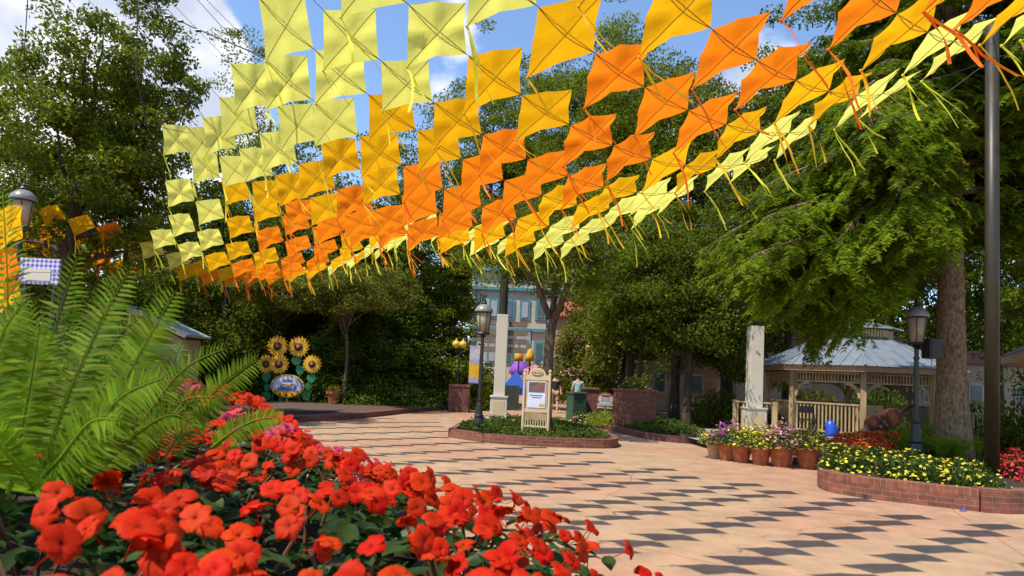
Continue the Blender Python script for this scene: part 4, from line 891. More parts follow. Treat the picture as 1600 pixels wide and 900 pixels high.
for px, py, ra, dy in ((434, 541, 17, 0), (467, 542, 17, .02), (416, 569, 15, .04), (436, 569, 16, -.05), (488, 569, 15, 0)): flower(px, py, ra, dy)
def hleaf(px, py, w, h, dy=.05):
    c = pp(px, py, dy); a, b = w*sc_/2, h*sc_/2; m = MB(); m.plate(c, (1, 0, 0), (0, 0, 1), .02, [(0, -b), (a*.6, -b*.55), (a, b*.2), (a*.8, b*.8), (a*.3, b), (0, b*.8), (-a*.3, b), (-a*.8, b*.8), (-a, b*.2), (-a*.6, -b*.55)]); build(m, 'leaf', mt['gleaf'], r)
for q in ((416, 590, 15, 16), (418, 606, 12, 12), (416, 620, 15, 16), (463, 565, 17, 13), (469, 579, 14, 16), (486, 592, 14, 16), (480, 606, 14, 14), (478, 618, 14, 18), (440, 625, 10, 8)): hleaf(*q)
for a, b in (((434, 555), (424, 632)), ((467, 556), (468, 632)), ((488, 580), (482, 632)), ((416, 580), (417, 632))): m = MB(); m.tube([pp(*a, .08), pp(*b, .08)], .025, 6); build(m, 'stem', mt['gleaf'], r)
oc = pp(449, 603, -.08)
def oval(nm, mm, a, b, off, pts=None, dz=0): m = MB(); m.plate(oc+Vector((0, off, dz)), (1, 0, 0), (0, 0, 1), .02, pts or ell(a, b, 36)); return build(m, nm, mm, r)
oval('oval_border', mt['petal2'], .62, .43, 0); oval('oval_rim', mt['bpurple'], .585, .395, -.02); oval('oval_face', M('pale_lilac_paint', (.62, .62, .80), .5, .08, 5), .52, .34, -.04)
oval('gold_band', mt['petal'], 0, 0, -.055, [(.585*math.cos(a), .395*math.sin(a)) for a in [math.pi+.42+(math.pi-.84)*k/14 for k in range(15)]])
for k in range(5): a = math.pi+.62+(math.pi-1.24)*k/4; oval('band_dot', mt['disc'], 0, 0, -.075, ell(.035, .035, 10, 0, .5*math.cos(a), .335*math.sin(a)))
oval('scroll_mark', mt['byellow'], 0, 0, -.06, [(-.25, .03), (-.1, .09), (.15, .06), (.28, .1), (.25, .06), (.1, .02), (-.1, .05)])
def lettering(txt, c, size, mat, parent, yrot=0, al='CENTER', ext=.006):
    cu = bpy.data.curves.new('lettering', 'FONT'); cu.body = txt; cu.size = size; cu.align_x = al; cu.align_y = 'CENTER'; cu.extrude = ext; cu.materials.append(mat)
    o = bpy.data.objects.new('lettering', cu); COL.objects.link(o); base = Vector(parent.get('_w', (0, 0, 0))); o.parent = parent; o.location = Vector(c)-base; o.rotation_euler = (math.pi/2, 0, yrot); return o
for k in range(6): oval('letter_mark', mt['bblue'], 0, 0, -.06, [(x-.16+.064*k, y+.2) for x, y in rect(.042, .055)])
for k in range(8): oval('letter_mark', mt['bblue'], 0, 0, -.06, [(x-.30+.086*k, y-.12+.02*(k % 2)) for x, y in rect(.066, .13+.04*((k*5) % 3))])
m = MB(); m.box((oc.x+.02, oc.y+.02, .3), (.06, .04, .6)); build(m, 'post', mt['creamwood'], r)
oc2 = oc

# speaker box hung beside the bandstand roof
p = at(1456, 545, 12.9); r = thing('loudspeaker', tuple(p), 'black loudspeaker box hung on the big tree trunk beside the lamp', 'loudspeaker')
m = MB(); m.box(p, (.26, .24, .38), .15); build(m, 'cabinet', mt['iron'], r, bevel=.015)
m = MB(); m.box(p+Vector((.02, -.125, 0)), (.21, .012, .33), .15); build(m, 'grille', M('speaker_grille', (.04, .04, .042), .7, .2, 60), r)
m = MB(); m.tube([p+Vector((.1, .05, 0)), p+Vector((.42, .5, .02))], .02, 6); build(m, 'bracket', mt['iron'], r)
m = MB(); m.tube([p+Vector((0, 0, -.19)), p+Vector((.01, .02, -.32))], .006, 5); build(m, 'cable', mt['rope'], r)
# ---------------------------------------------------------------- bandstand
gc = at(1336, 600, 22.0); GX, GY = gc.x, 22.0; RR = 2.66; FZ = .17
r = thing('bandstand', (GX, GY, 0), 'open timber bandstand with grey metal two tier roof among the trees', 'bandstand')
A8 = [math.pi/8+k*math.pi/4 for k in range(8)]
def oct_(R, z): return [(GX+R*math.cos(a), GY+R*math.sin(a), z) for a in A8]
m = MB(); m.prism([(p[0], p[1]) for p in oct_(RR+.25, 0)], 0, FZ); build(m, 'deck', mt['creamwood'], r)
ZE = at(1300, 571, 19.6).z
mt['roofmetal'] = M('blue_grey_metal', (.26, .30, .36), .4, .1, 3, metal=.35, spec=.5)
def roofring(nm, R0, z0, R1, z1, segs=8, ribs=7):
    a, b = oct_(R0, z0), oct_(R1, z1); m = MB(); n = 8
    m.raw(a+b, [(k, (k+1) % n, n+(k+1) % n, n+k) for k in range(n)]+[tuple(range(n-1, -1, -1))]); build(m, nm, mt['roofmetal'], r)
    m = MB()
    for k in range(n):
        A0, A1, B0, B1 = Vector(a[k]), Vector(a[(k+1) % n]), Vector(b[k]), Vector(b[(k+1) % n])
        for q in range(ribs+1):
            u = q/(ribs+.0); p0 = A0.lerp(A1, u); c_ = (A0+A1)/2; c1_ = (B0+B1)/2; dirv = c1_-c_
            w0 = (p0-c_).dot((A1-A0).normalized()); half0 = (A1-A0).length/2; half1 = (B1-B0).length/2
            f = 1.0 if abs(w0) <= half1 else (half0-abs(w0))/max(half0-half1, .01)
            if f < .04: continue
            m.bar(p0+Vector((0, 0, .012)), p0+dirv*f+Vector((0, 0, .012)), .025, .03)
    for k in range(n): m.bar(Vector(a[k])+Vector((0, 0, .015)), Vector(b[k])+Vector((0, 0, .015)), .06, .05)
    build(m, nm+'_seams', mt['roofmetal'], r)
roofring('lower_roof', RR+.5, ZE+.02, 1.0, ZE+1.02)
roofring('upper_roof', 1.38, ZE+1.27, .12, ZE+1.60, ribs=4)
m = MB(); m.prism([(p[0], p[1]) for p in oct_(1.03, 0)], ZE+.9, ZE+1.26); build(m, 'cupola_band', mt['creamwood'], r)
m = MB()
for k in range(8):
    a, b = Vector(oct_(1.06, ZE+1.2)[k]), Vector(oct_(1.06, ZE+1.2)[(k+1) % 8])
    for q in range(9): p = a.lerp(b, (q+.5)/9); m.box((p.x, p.y, ZE+1.12), (.06, .06, .24))
build(m, 'cupola_slats', mt['cream'], r)
m = MB(); m.lathe((GX, GY, ZE+1.58), [(.12, 0), (.14, .05), (.05, .09), (.06, .12), (.01, .2)], 10); build(m, 'finial', mt['roofmetal'], r)
mt['fascia'] = M('brown_fascia', (.40, .24, .13), .7, .15, 6)
P8 = oct_(RR+.38, 0)
for k in range(8):
    a, b = Vector(P8[k]), Vector(P8[(k+1) % 8]); m = MB(); m.bar(a+Vector((0, 0, ZE-.07)), b+Vector((0, 0, ZE-.07)), .04, .17); build(m, 'fascia', mt['fascia'], r)
PO = oct_(RR, 0)
for k in range(8):
    m = MB(); m.box((PO[k][0], PO[k][1], (FZ+ZE)/2), (.15, .15, ZE-FZ), A8[k]); build(m, 'post', mt['creamwood'], r)
for k in range(8):
    a, b = Vector(PO[k]), Vector(PO[(k+1) % 8]); dn = (b-a).normalized(); a2, b2 = a+dn*.09, b-dn*.09
    m = MB(); m.bar(a2+Vector((0, 0, ZE-.20)), b2+Vector((0, 0, ZE-.20)), .06, .06); m.bar(a2+Vector((0, 0, ZE-.47)), b2+Vector((0, 0, ZE-.47)), .05, .05)
    for q in range(20): p = a2.lerp(b2, (q+.5)/20); m.box((p.x, p.y, ZE-.335), (.035, .035, .23), math.atan2(dn.y, dn.x))
    build(m, 'frieze', mt['creamwood'], r)
    for s_, e in ((a2, 1), (b2, -1)):
        m = MB(); pts = [s_+dn*e*(.0+.42*(1-math.cos(t*math.pi/2/6)))+Vector((0, 0, ZE-.92+.42*math.sin(t*math.pi/2/6))) for t in range(7)]
        for i in range(6): m.bar(pts[i], pts[i+1], .04, .09)
        build(m, 'bracket', mt['creamwood'], r)
    front = k == 5
    if not front:
        m = MB(); m.bar(a2+Vector((0, 0, FZ+.95)), b2+Vector((0, 0, FZ+.95)), .09, .05); m.bar(a2+Vector((0, 0, FZ+.12)), b2+Vector((0, 0, FZ+.12)), .06, .05)
        for q in range(17): p = a2.lerp(b2, (q+.5)/17); m.box((p.x, p.y, FZ+.53), (.045, .045, .78), math.atan2(dn.y, dn.x))
        build(m, 'railing', mt['creamwood'], r)
# railing running left from the bandstand and right behind the tree
def railing(x0, y0, x1, y1, label, h=.95):
    rr = thing('wooden_railing', (x0, y0, .1), label, 'railing'); a, b = Vector((x0, y0, .1)), Vector((x1, y1, .1)); L = (b-a).length; dn = (b-a).normalized(); az = math.atan2(dn.y, dn.x)
    m = MB(); m.bar(a+Vector((0, 0, h)), b+Vector((0, 0, h)), .1, .05); build(m, 'top_rail', mt['creamwood'], rr)
    m = MB(); m.bar(a+Vector((0, 0, .12)), b+Vector((0, 0, .12)), .06, .05); build(m, 'bottom_rail', mt['creamwood'], rr)
    m = MB(); n = int(L/.155)
    for q in range(n): p = a.lerp(b, (q+.5)/n); m.box((p.x, p.y, .1+h/2+.03), (.05, .05, h-.15), az)
    tag(build(m, 'balusters', mt['creamwood'], rr))
    for q in range(3): p = a.lerp(b, q/2); m = MB(); m.box((p.x, p.y, .1+h/2), (.11, .11, h+.1), az); build(m, 'post', mt['creamwood'], rr)
q0, q1 = at(1148, 650, 20.8), at(1212, 650, 20.2); railing(q0.x, 20.8, q1.x, 20.2, 'pale timber railing running left from the bandstand behind the white column')
q0, q1 = at(1492, 660, 19.8), at(1600, 670, 17.5); railing(q0.x, 19.8, q1.x+.6, 17.3, 'pale timber railing right of the big tree trunk')
# things inside the bandstand
p = at(1364, 655, 19.7); r2 = thing('lectern_panel', (p.x, 19.9, FZ), 'tan wooden panel standing upright behind the double bass', 'panel')
m = MB(); m.box((p.x, 19.9, FZ+.50), (.80, .05, .92)); build(m, 'board', M('tan_board', (.52, .34, .14), .6, .12, 5), r2)
for sx in (-.35, .35): m = MB(); m.box((p.x+sx, 20.02, FZ+.05), (.06, .35, .09)); build(m, 'foot', mt['creamwood'], r2)
m = MB(); m.ball((p.x+.18, 19.86, FZ+.78), .03, 8, 6); build(m, 'knob', mt['fascia'], r2)
# double bass lying on its side
mt['bass'] = M('bass_varnish', (.15, .04, .018), .35, .35, 5, spec=.6); mt['ebony'] = M('ebony', (.02, .016, .014), .4)
bc = at(1380, 662, 18.7); r2 = thing('double_bass', (bc.x, 18.7, FZ), 'reddish brown double bass resting on its side in front of the tan panel', 'double bass')
dirx = Vector((.84, .05, .54)).normalized(); upy = Vector((-.54, .03, .84)).normalized(); o_ = Vector((bc.x-.12, 18.7, FZ+.44))
prof = [(0, .05), (.02, .20), (.10, .31), (.22, .35), (.34, .33), (.44, .25), (.52, .20), (.60, .195), (.68, .23), (.78, .265), (.88, .25), (.97, .18), (1.04, .08), (1.06, .03)]
pts = [(a-.35, -b) for a, b in prof]+[(a-.35, b) for a, b in reversed(prof)]
m = MB(); m.plate(o_, dirx, upy, .20, pts); build(m, 'body', mt['bass'], r2, bevel=.03)
nn = dirx.cross(upy).normalized(); sg_ = -1 if nn.y > 0 else 1; nf = nn*sg_
m = MB(); m.bar(o_+dirx*.55+nf*.12, o_+dirx*1.15+nf*.10, .06, .05, nf); build(m, 'neck', mt['ebony'], r2)
m = MB(); m.lathe((0, 0, 0), [(.02, -.03), (.06, -.03), (.06, .03), (.02, .03)], 10); c_ = o_+dirx*1.2+nf*.1; m.v = [tuple(c_+Vector(v)) for v in m.v]; build(m, 'scroll', mt['bass'], r2)
m = MB(); m.bar(o_+dirx*-.28+nf*.12, o_+dirx*.0+nf*.13, .07, .03, nf); build(m, 'tailpiece', mt['ebony'], r2)
m = MB(); m.bar(o_+dirx*.12-upy*.09+nf*.14, o_+dirx*.12+upy*.09+nf*.14, .02, .08, nf); build(m, 'bridge', mt['creamwood'], r2)
for s_ in (-1, 1): m = MB(); m.bar(o_+dirx*.05+upy*.13*s_+nf*.103, o_+dirx*.22+upy*.11*s_+nf*.103, .012, .008, nf); build(m, 'sound_hole', mt['ebony'], r2)
for q in range(4): m = MB(); u_ = upy*(.018*(q-1.5)); m.tube([o_+dirx*-.1+u_+nf*.15, o_+dirx*.12+u_+nf*.185, o_+dirx*1.12+u_*.6+nf*.135], .002, 4); build(m, 'string', mt['ebony'], r2)
# dark instrument bag beside it, blue bag, folding chair
p = at(1404, 668, 18.4); m = MB(); m.ball((p.x, 18.4, FZ+.17), (.34, .22, .17), 14, 8); tag(build(m, 'bag', mt['ebony'], origin=(p.x, 18.4, FZ), smooth=True), 'black soft bag lying right of the double bass', 'bag')
mt['bluebag'] = M('blue_plastic', (.02, .08, .55), .35, .2, 10, spec=.5)
p = at(1298, 665, 20); m = MB(); m.lathe((p.x, 20, FZ), [(.15, 0), (.19, .1), (.17, .3), (.10, .42), (.05, .47)], 9); m.v = [(v[0]+.03*math.sin(v[2]*30), v[1], v[2]) for v in m.v]
tag(build(m, 'bag', mt['bluebag'], origin=(p.x, 20, FZ), smooth=True), 'bright blue bag standing on the bandstand floor', 'bag')
def chair(x, y, z, label, rz=0):
    rr = thing('folding_chair', (x, y, z), label, 'chair')
    for s_ in (-1, 1):
        m = MB(); m.tube([(x+s_*.2, y-.2, z), (x+s_*.2, y+.1, z+.45), (x+s_*.2, y+.2, z+.85)], .014, 6); build(m, 'frame', mt['iron'], rr)
        m = MB(); m.tube([(x+s_*.18, y+.25, z), (x+s_*.18, y-.16, z+.45)], .014, 6); build(m, 'leg', mt['iron'], rr)
    m = MB(); m.box((x, y, z+.45), (.4, .38, .03)); build(m, 'seat', mt['iron'], rr); m = MB(); m.box((x, y+.19, z+.74), (.4, .03, .2)); build(m, 'backrest', mt['iron'], rr)
p = at(1262, 672, 20.2); chair(p.x, 20.2, FZ, 'dark folding chair just inside the left front of the bandstand')

# ---------------------------------------------------------------- far street at the end of the path
mt['stucco'] = M('pale_stucco', (.50, .46, .38), .8, .08, 2); mt['teal'] = M('teal_paint', (.09, .27, .30), .6, .15, 4); mt['pane'] = M('dim_window', (.10, .14, .17), .15, .2, 3)
y = 48; a, b = at(735, 500, y), at(880, 500, y); zt = at(800, 425, y).z; fx = (a.x+b.x)/2; fw = b.x-a.x
r = thing('building', (fx, y, 0), 'pale building with teal window bays at the end of the path', 'building')
m = MB(); m.box((fx, y+2, zt/2), (fw, 4, zt)); build(m, 'wall', mt['stucco'], r)
for z in (zt*.54, zt*.86): m = MB(); m.box((fx, y-.06, z), (fw, .3, .22)); build(m, 'cornice', mt['teal'], r)
for k in range(6):
    x = a.x+fw*(k+.5)/6
    for z, h_ in ((zt*.70, 1.4), (zt*.36, 1.7)):
        m = MB(); m.box((x, y-.04, z), (.74, .08, h_)); f = build(m, 'window', mt['teal'], r); m = MB(); m.box((x, y-.09, z), (.42, .04, h_-.3)); build(m, 'pane', mt['bwhite'] if k % 2 else mt['pane'], f)
m = MB(); m.prism([(a.x-.2, y-.3), (b.x+.2, y-.3), (b.x+.2, y+4.2), (a.x-.2, y+4.2)], zt, zt+.25); build(m, 'parapet', mt['teal'], r)
mt['redroof'] = M('red_tile', (.34, .08, .05), .8, .2, 5); mt['pinkwall'] = M('pink_stucco', (.55, .34, .25), .8, .12, 3)
def house(px, y, w, top, label, wall, roof, d=5):
    x = at(px, 560, y).x; h = at(px, top, y).z; r = thing('house', (x, y, 0), label, 'building')
    m = MB(); m.box((x, y+d/2, h*.4), (w, d, h*.8)); build(m, 'wall', mt[wall], r)
    m = MB(); m.raw([(x-w/2-.3, y-.3, h*.79), (x+w/2+.3, y-.3, h*.79), (x+w/2+.3, y+d+.3, h*.79), (x-w/2-.3, y+d+.3, h*.79), (x-w/2+.8, y+d/2, h), (x+w/2-.8, y+d/2, h)], [(0, 1, 5, 4), (1, 2, 5), (2, 3, 4, 5), (3, 0, 4), (3, 2, 1, 0)]); build(m, 'roof', mt[roof], r)
    n = max(2, int(w/2))
    for k in range(n):
        m = MB(); m.box((x-w/2+w*(k+.5)/n, y-.03, h*.42), (.7, .08, 1.1)); f = build(m, 'window', mt['white'], r); m = MB(); m.box((x-w/2+w*(k+.5)/n, y-.08, h*.42), (.52, .05, .92)); build(m, 'pane', mt['pane'], f)
house(915, 46, 5, 462, 'far house with a red roof showing above the light green conical tree', 'pinkwall', 'redroof')
house(1290, 34, 9, 500, 'pink walled building showing in bits behind the bandstand', 'pinkwall', 'redroof')
house(1560, 33, 9, 545, 'pinkish building showing in bits right of the big trunk', 'pinkwall', 'redroof')
house(1090, 36, 6, 540, 'pinkish low building behind the shady trees in the middle', 'pinkwall', 'redroof')
# festival pieces along the far path
def canopy(px, py, y, w, h, mat, label, legs=True, dome=False):
    c = at(px, py, y); r = thing('market_tent', (c.x, y, 0), label, 'tent'); z = c.z
    m = MB()
    if dome: m.lathe((c.x, y, z-h/2), [(w/2, 0), (w*.48, h*.4), (w*.34, h*.75), (w*.12, h*.95), (0, h)], 14)
    else: m.lathe((c.x, y, z-h/2), [(w*.7, 0), (w*.7, h*.3), (0, h)], 4, math.pi/4)
    build(m, 'canopy', mat, r, smooth=dome)
    for sx in (-1, 1):
        for sy in (-1, 1): m = MB(); m.tube([(c.x+sx*w*.42, y+sy*w*.42*(.6 if dome else 1), 0), (c.x+sx*w*.42, y+sy*w*.42*(.6 if dome else 1), z-h/2+.1)], .05, 6); build(m, 'leg', mt['white'], r)
mt['pinkc'] = M('pink_canvas', (.70, .25, .36), .7, .12, 4, transl=.3); mt['bluec'] = M('blue_canvas', (.02, .10, .55), .7, .12, 4, transl=.3); mt['violet'] = M('violet_canvas', (.22, .06, .50), .7, .12, 4)
canopy(845, 580, 40, 2.2, .9, mt['pinkc'], 'pink domed canopy left of the island tree trunk', dome=True)
canopy(806, 598, 37, 1.5, 1.3, mt['bluec'], 'blue tent left of the notice board at the end of the path')
canopy(812, 575, 41, 1.3, .9, mt['violet'], 'violet domed canopy above the blue tent', dome=True)
for px, lb_ in ((811, 'left of two yellow bell shaped banners behind the notice board'), (828, 'right of two yellow bell shaped banners behind the notice board')):
    c = at(px, 555, 38); r = thing('bell_banner', (c.x, 38, 0), lb_, 'banner'); m = MB(); m.lathe((c.x, 38, c.z-.35), [(.26, 0), (.25, .3), (.14, .6), (.03, .72)], 10); build(m, 'bell', mt['byellow'], r, smooth=True)
    m = MB(); m.tube([(c.x, 38, 0), (c.x, 38, c.z-.3)], .04, 6); build(m, 'post', mt['iron'], r)
banner('banner', at(862, 572, 39)-Vector((.2, 0, 0)), 1.1, .9, [(.2, mt['bblue']), (.6, mt['bwhite']), (.2, mt['bblue'])], 'white and blue banner behind the island tree trunk')
banner('banner', at(818, 525, 42), .9, .5, [(.5, mt['bpurple']), (.5, mt['bwhite'])], 'pale purple banner hanging high before the teal windows')
# people
mt['skin'] = M('skin', (.50, .27, .17), .6, .06, 6); mt['navy'] = M('navy_cloth', (.02, .022, .035), .8, .15, 8); mt['khaki'] = M('tan_cloth', (.42, .26, .14), .8, .15, 8); mt['aqua'] = M('aqua_cloth', (.30, .50, .50), .8, .1, 8); mt['hair'] = M('dark_hair', (.03, .02, .015), .7, .3, 20); mt['shorts'] = M('grey_cloth', (.12, .12, .13), .8, .15, 8)
def skinned(name, joints, edges, radii, mat, parent, sub=2):
    base = Vector(parent.get('_w', (0, 0, 0))) if parent else Vector((0, 0, 0)); me = bpy.data.meshes.new(name); me.from_pydata([tuple(Vector(j)-base) for j in joints], edges, []); me.materials.append(mat)
    o = bpy.data.objects.new(name, me); COL.objects.link(o)
    if parent: o.parent = parent
    s = o.modifiers.new('skin', 'SKIN')
    for i, rr in enumerate(radii):
        sv = me.skin_vertices[0].data[i]; sv.radius = rr if hasattr(rr, '__len__') else (rr, rr); sv.use_root = (i == 0)
    s.use_smooth_shade = True; u = o.modifiers.new('sub', 'SUBSURF'); u.levels = sub; u.render_levels = sub; return o
def person(x, y, h, shirt, pants, label, stride=.18, facing=1, longp=False):
    r = thing('person', (x, y, 0), label, 'person'); k = h/1.75
    q = lambda a, b, c: (x+a*k, y+b*k*facing, c*k)
    J = [q(0, 0, .95), q(0, 0, 1.12), q(0, 0, 1.32), q(0, 0, 1.44), q(0, .01, 1.52), q(0, .02, 1.60), q(0, .01, 1.70),
         q(-.17, 0, 1.40), q(-.24, -.02, 1.12), q(-.26, .10, .90), q(-.26, .14, .80), q(.17, 0, 1.40), q(.24, .02, 1.12), q(.27, -.06, .88), q(.27, -.08, .78),
         q(-.10, 0, .88), q(-.11, stride*.6, .50), q(-.11, stride*.5, .09), q(-.11, stride*.5+.14, .04), q(.10, 0, .88), q(.11, -stride*.3, .50), q(.11, -stride*1.3, .13), q(.11, -stride*1.2+.10, .03)]
    E = [(0, 1), (1, 2), (2, 3), (3, 4), (4, 5), (5, 6), (3, 7), (7, 8), (8, 9), (9, 10), (3, 11), (11, 12), (12, 13), (13, 14), (0, 15), (15, 16), (16, 17), (17, 18), (0, 19), (19, 20), (20, 21), (21, 22)]
    R2 = [(.145, .10), (.125, .09), (.15, .10), (.09, .08), .052, (.078, .09), (.07, .085), .055, .042, .034, .036, .055, .042, .034, .036, .085, .058, .038, .035, .085, .058, .038, .035]
    skinned('body', J, E, [(tuple(v*k for v in a) if hasattr(a, '__len__') else a*k) for a in R2], mt['skin'], r)
    skinned('shirt', [J[0], J[1], J[2], q(0, 0, 1.42), J[7], q(-.21, 0, 1.22), J[11], q(.21, 0, 1.22)], [(0, 1), (1, 2), (2, 3), (3, 4), (4, 5), (3, 6), (6, 7)], [(.165*k, .12*k), (.15*k, .11*k), (.17*k, .12*k), (.11*k, .1*k), .07*k, .06*k, .07*k, .06*k], mt[shirt], r)
    lo = .45 if not longp else .12
    skinned('shorts', [q(0, 0, .97), J[15], q(-.11, stride*.5, lo+.05), J[19], q(.11, -stride*.35, lo+.05)], [(0, 1), (1, 2), (0, 3), (3, 4)], [(.16*k, .12*k), .105*k, .085*k, .105*k, .085*k], mt[pants], r)
    m = MB(); m.ball(q(0, -.01, 1.67), (.085*k, .10*k, .10*k), 12, 8); build(m, 'hair', mt['hair'], r, smooth=True)
    for jj in (18, 22): m = MB(); v = J[jj]; m.ball((v[0], v[1]-.04*facing, max(v[2], .04)), (.05, .13, .05), 8, 6); build(m, 'shoe', mt['white'], r, smooth=True)
    return r
p = on(866, 641, 29.5, 0); person(p.x, 29.5, 1.72, 'navy', 'khaki', 'person in a dark top and tan shorts walking away down the path', .2)
p = on(902, 640, 27.2, 0); person(p.x, 27.2, 1.72, 'aqua', 'shorts', 'person in a pale aqua T-shirt half hidden behind the green litter bin', .12)
# ---------------------------------------------------------------- pots and beds
mt['fernstem'] = M('reddish_stem', (.16, .07, .03), .6)
def bm_col(n, c, **k): return M(n, c, .6, .2, 12, transl=.25, island=.3, **k)
mt['fyellow'] = bm_col('yellow_blossom', (.72, .60, .03)); mt['fpink'] = bm_col('pink_blossom', (.74, .16, .26)); mt['fpurple'] = bm_col('purple_blossom', (.45, .10, .36)); mt['forange'] = bm_col('rust_blossom', (.90, .17, .02)); mt['fred'] = bm_col('red_blossom', (.50, .012, .015)); mt['fwhite'] = bm_col('cream_blossom', (.66, .60, .4)); mt['fpinkpale'] = bm_col('pale_pink_blossom', (.66, .30, .32))
def dome_pts(c, rx, rz, n, lo=.0):
    d = unit(R_.normal(size=(n, 3))); d[:, 2] = np.abs(d[:, 2])*(1-lo)+lo*d[:, 2]; rr = R_.uniform(.55, 1, (n, 1)); return np.array(c)+d*np.array([rx, rx, rz])*rr, d
def flat_flowers(name, C, size, mat, parent, D=None):
    n = len(C); Nn = unit((D if D is not None else np.zeros((n, 3)))*.9+R_.normal(size=(n, 3))*.45+np.array([0, -.15, .7])); A = unit(np.cross(Nn, R_.normal(size=(n, 3)))); return leaves(name, C, size, size*.95, mat, parent, A=A, Nn=Nn, shape='disc')
pots = [(1117, 716, .19, 'fyellow', None, 'small brown pot of yellow flowers, leftmost of the row of pots', .2), (1136, 719, .22, 'fpurple', 'fyellow', 'terracotta pot with purple flowers and yellow edging near the left end', .3), (1158, 722, .22, 'fyellow', 'fwhite', 'terracotta pot with pale yellow blooms, in front of the white column', .28),
        (1188, 726, .21, 'fyellow', 'fpurple', 'terracotta pot with bright yellow flowers right of the white column', .3), (1220, 729, .235, 'fpinkpale', 'fyellow', 'terracotta pot with the largest mound of pink flowers', .36), (1262, 732, .235, 'fyellow', 'fpink', 'terracotta pot with yellow flowers and trailing purple leaves, rightmost of the row', .3)]
for i, (px, py, pr, c1_, c2_, desc, fh) in enumerate(pots):
    b = G(px, py); b.z = 0; hp = pr*1.75
    short = desc[desc.index('pot'):] if False else desc
    r = thing('flower_pot', tuple(b), desc, 'flower pot', 'terracotta flower pots before the bandstand')
    m = MB(); m.lathe(b, [(pr*.62, 0), (pr*.66, .01), (pr*.92, hp*.80), (pr*.94, hp*.80), (pr*1.02, hp*.81), (pr*1.03, hp), (pr*.95, hp), (pr*.92, hp*.88)], 22, cap=False); m.lathe(b+Vector((0, 0, .002)), [(.001, 0), (pr*.62, 0)], 22, cap=False); build(m, 'shell', mt['terra'] if i else mt['fascia'], r, smooth=False)
    m = MB(); m.lathe(b, [(.0005, hp*.9), (pr*.93, hp*.88)], 20, cap=False); build(m, 'soil', mt['soil'], r)
    c = (b.x, b.y, hp*.9); r = thing('flowering_plant', c, 'flowers growing in the '+desc.replace('leftmost of', 'left end of').replace('rightmost of', 'right end of'), 'plant', 'plants growing in the terracotta pots')
    r['label'] = ['yellow flowers with green leaves in the small brown pot at the left end', 'purple flowers edged with yellow in the second pot from the left', 'pale yellow and cream flowers in the pot before the white column', 'bright yellow flowers in the fourth pot from the left', 'large mound of pink flowers in the fifth pot from the left', 'yellow flowers over trailing purple leaves in the rightmost pot'][i]
    fh *= 1.35; P, D = dome_pts(c, pr*1.9, fh, 1400, .25); leaves('foliage', P, .055, .03, mt['plantleaf'], r)
    P, D = dome_pts(c, pr*1.8, fh*1.12, 420 if 'p' in c1_[1:3] else 280, .1); P = np.array(c)+(P-np.array(c))*1.05; flat_flowers('blossoms', P[P[:, 2] > c[2]], .056, mt[c1_], r)
    if c2_: P, D = dome_pts((c[0], c[1]-.03, c[2]), pr*1.95, fh*.75, 110, .4); flat_flowers('edging_blossoms', P, .036, mt[c2_], r)
# trailing stray greens behind the pots
def low_plant(nm, label, cat, c, rx, h, mat, n, lf, wf, fl=None, nf=0, fs=.04, group=None, up=.6, ry=None):
    r = thing(nm, tuple(c), label, cat, group); ry = ry or rx
    d = unit(R_.normal(size=(n, 3))); d[:, 2] = np.abs(d[:, 2]); P = np.array(c)+d*np.array([rx, ry, h])*R_.uniform(.3, 1, (n, 1)); A = unit(d+np.array([0, 0, up])+R_.normal(size=(n, 3))*.35)
    leaves('foliage', P, lf, wf, mt[mat], r, A=A, fold=.2)
    if fl: d = unit(R_.normal(size=(nf, 3))); d[:, 2] = np.abs(d[:, 2]); P = np.array(c)+d*np.array([rx, ry, h])*R_.uniform(.92, 1.06, (nf, 1)); flat_flowers('blossoms', P, fs, mt[fl], r, d)
    return r
def GZ(px, py, z=.3): v = G(px, py, z); v.z = z; return v
# chrysanthemums (rust), chartreuse shrub, ferns, yellow lantana, red flowers
for i, (px, py, w) in enumerate(((1322, 703, .34), (1348, 699, .36), (1375, 697, .36), (1396, 702, .33), (1338, 711, .3), (1366, 710, .32))):
    low_plant('chrysanthemum', f'rust orange chrysanthemum mound, {ORD[i+1]} in the bed behind the yellow flowers', 'plant', GZ(px, py, .27), w, .36, 'leafdark', 700, .05, .03, 'forange', 850, .05, 'rust orange chrysanthemums in the raised bed')
for i, (px, py, w) in enumerate(((1418, 690, .42), (1452, 688, .42))):
    low_plant('shrub', ['chartreuse leafy shrub just left of the lamp post in the raised bed', 'chartreuse leafy shrub between the lamp post and big trunk'][i], 'shrub', GZ(px, py, .28), w, .5, 'chart', 1500, .07, .035)
mt['lant'] = mt['plantleaf']
yl = []
for row, (n, y0, y1, x0, x1) in enumerate(((9, 722, 752, 1312, 1530), (9, 735, 764, 1306, 1520))):
    for k in range(n):
        px = x0+(x1-x0)*k/(n-1)+rnd.uniform(-6, 6); py = y0+(y1-y0)*k/(n-1)+rnd.uniform(-3, 3); yl.append((px, py))
for i, (px, py) in enumerate(yl):
    rw = 'back' if i < 9 else 'front'
    low_plant('lantana', f'yellow flowering lantana clump, {ORD[i%9+1]} from the left in the {rw} row', 'plant', GZ(px, py, .25), .27, rnd.uniform(.26, .36), 'plantleaf', 900, .06, .032, 'fyellow', 42, .055, 'yellow lantana clumps along the raised brick planter')
for i, (px, py) in enumerate(((1570, 742), (1592, 752), (1615, 745), (1585, 728))):
    low_plant('salvia', f'dark red flowering plant, {ORD[i+1]} of the clump at the right edge', 'plant', GZ(px, py, .27), .24, .34, 'leafdark', 600, .07, .03, 'fred', 300, .045, 'dark red flowers at the right edge')
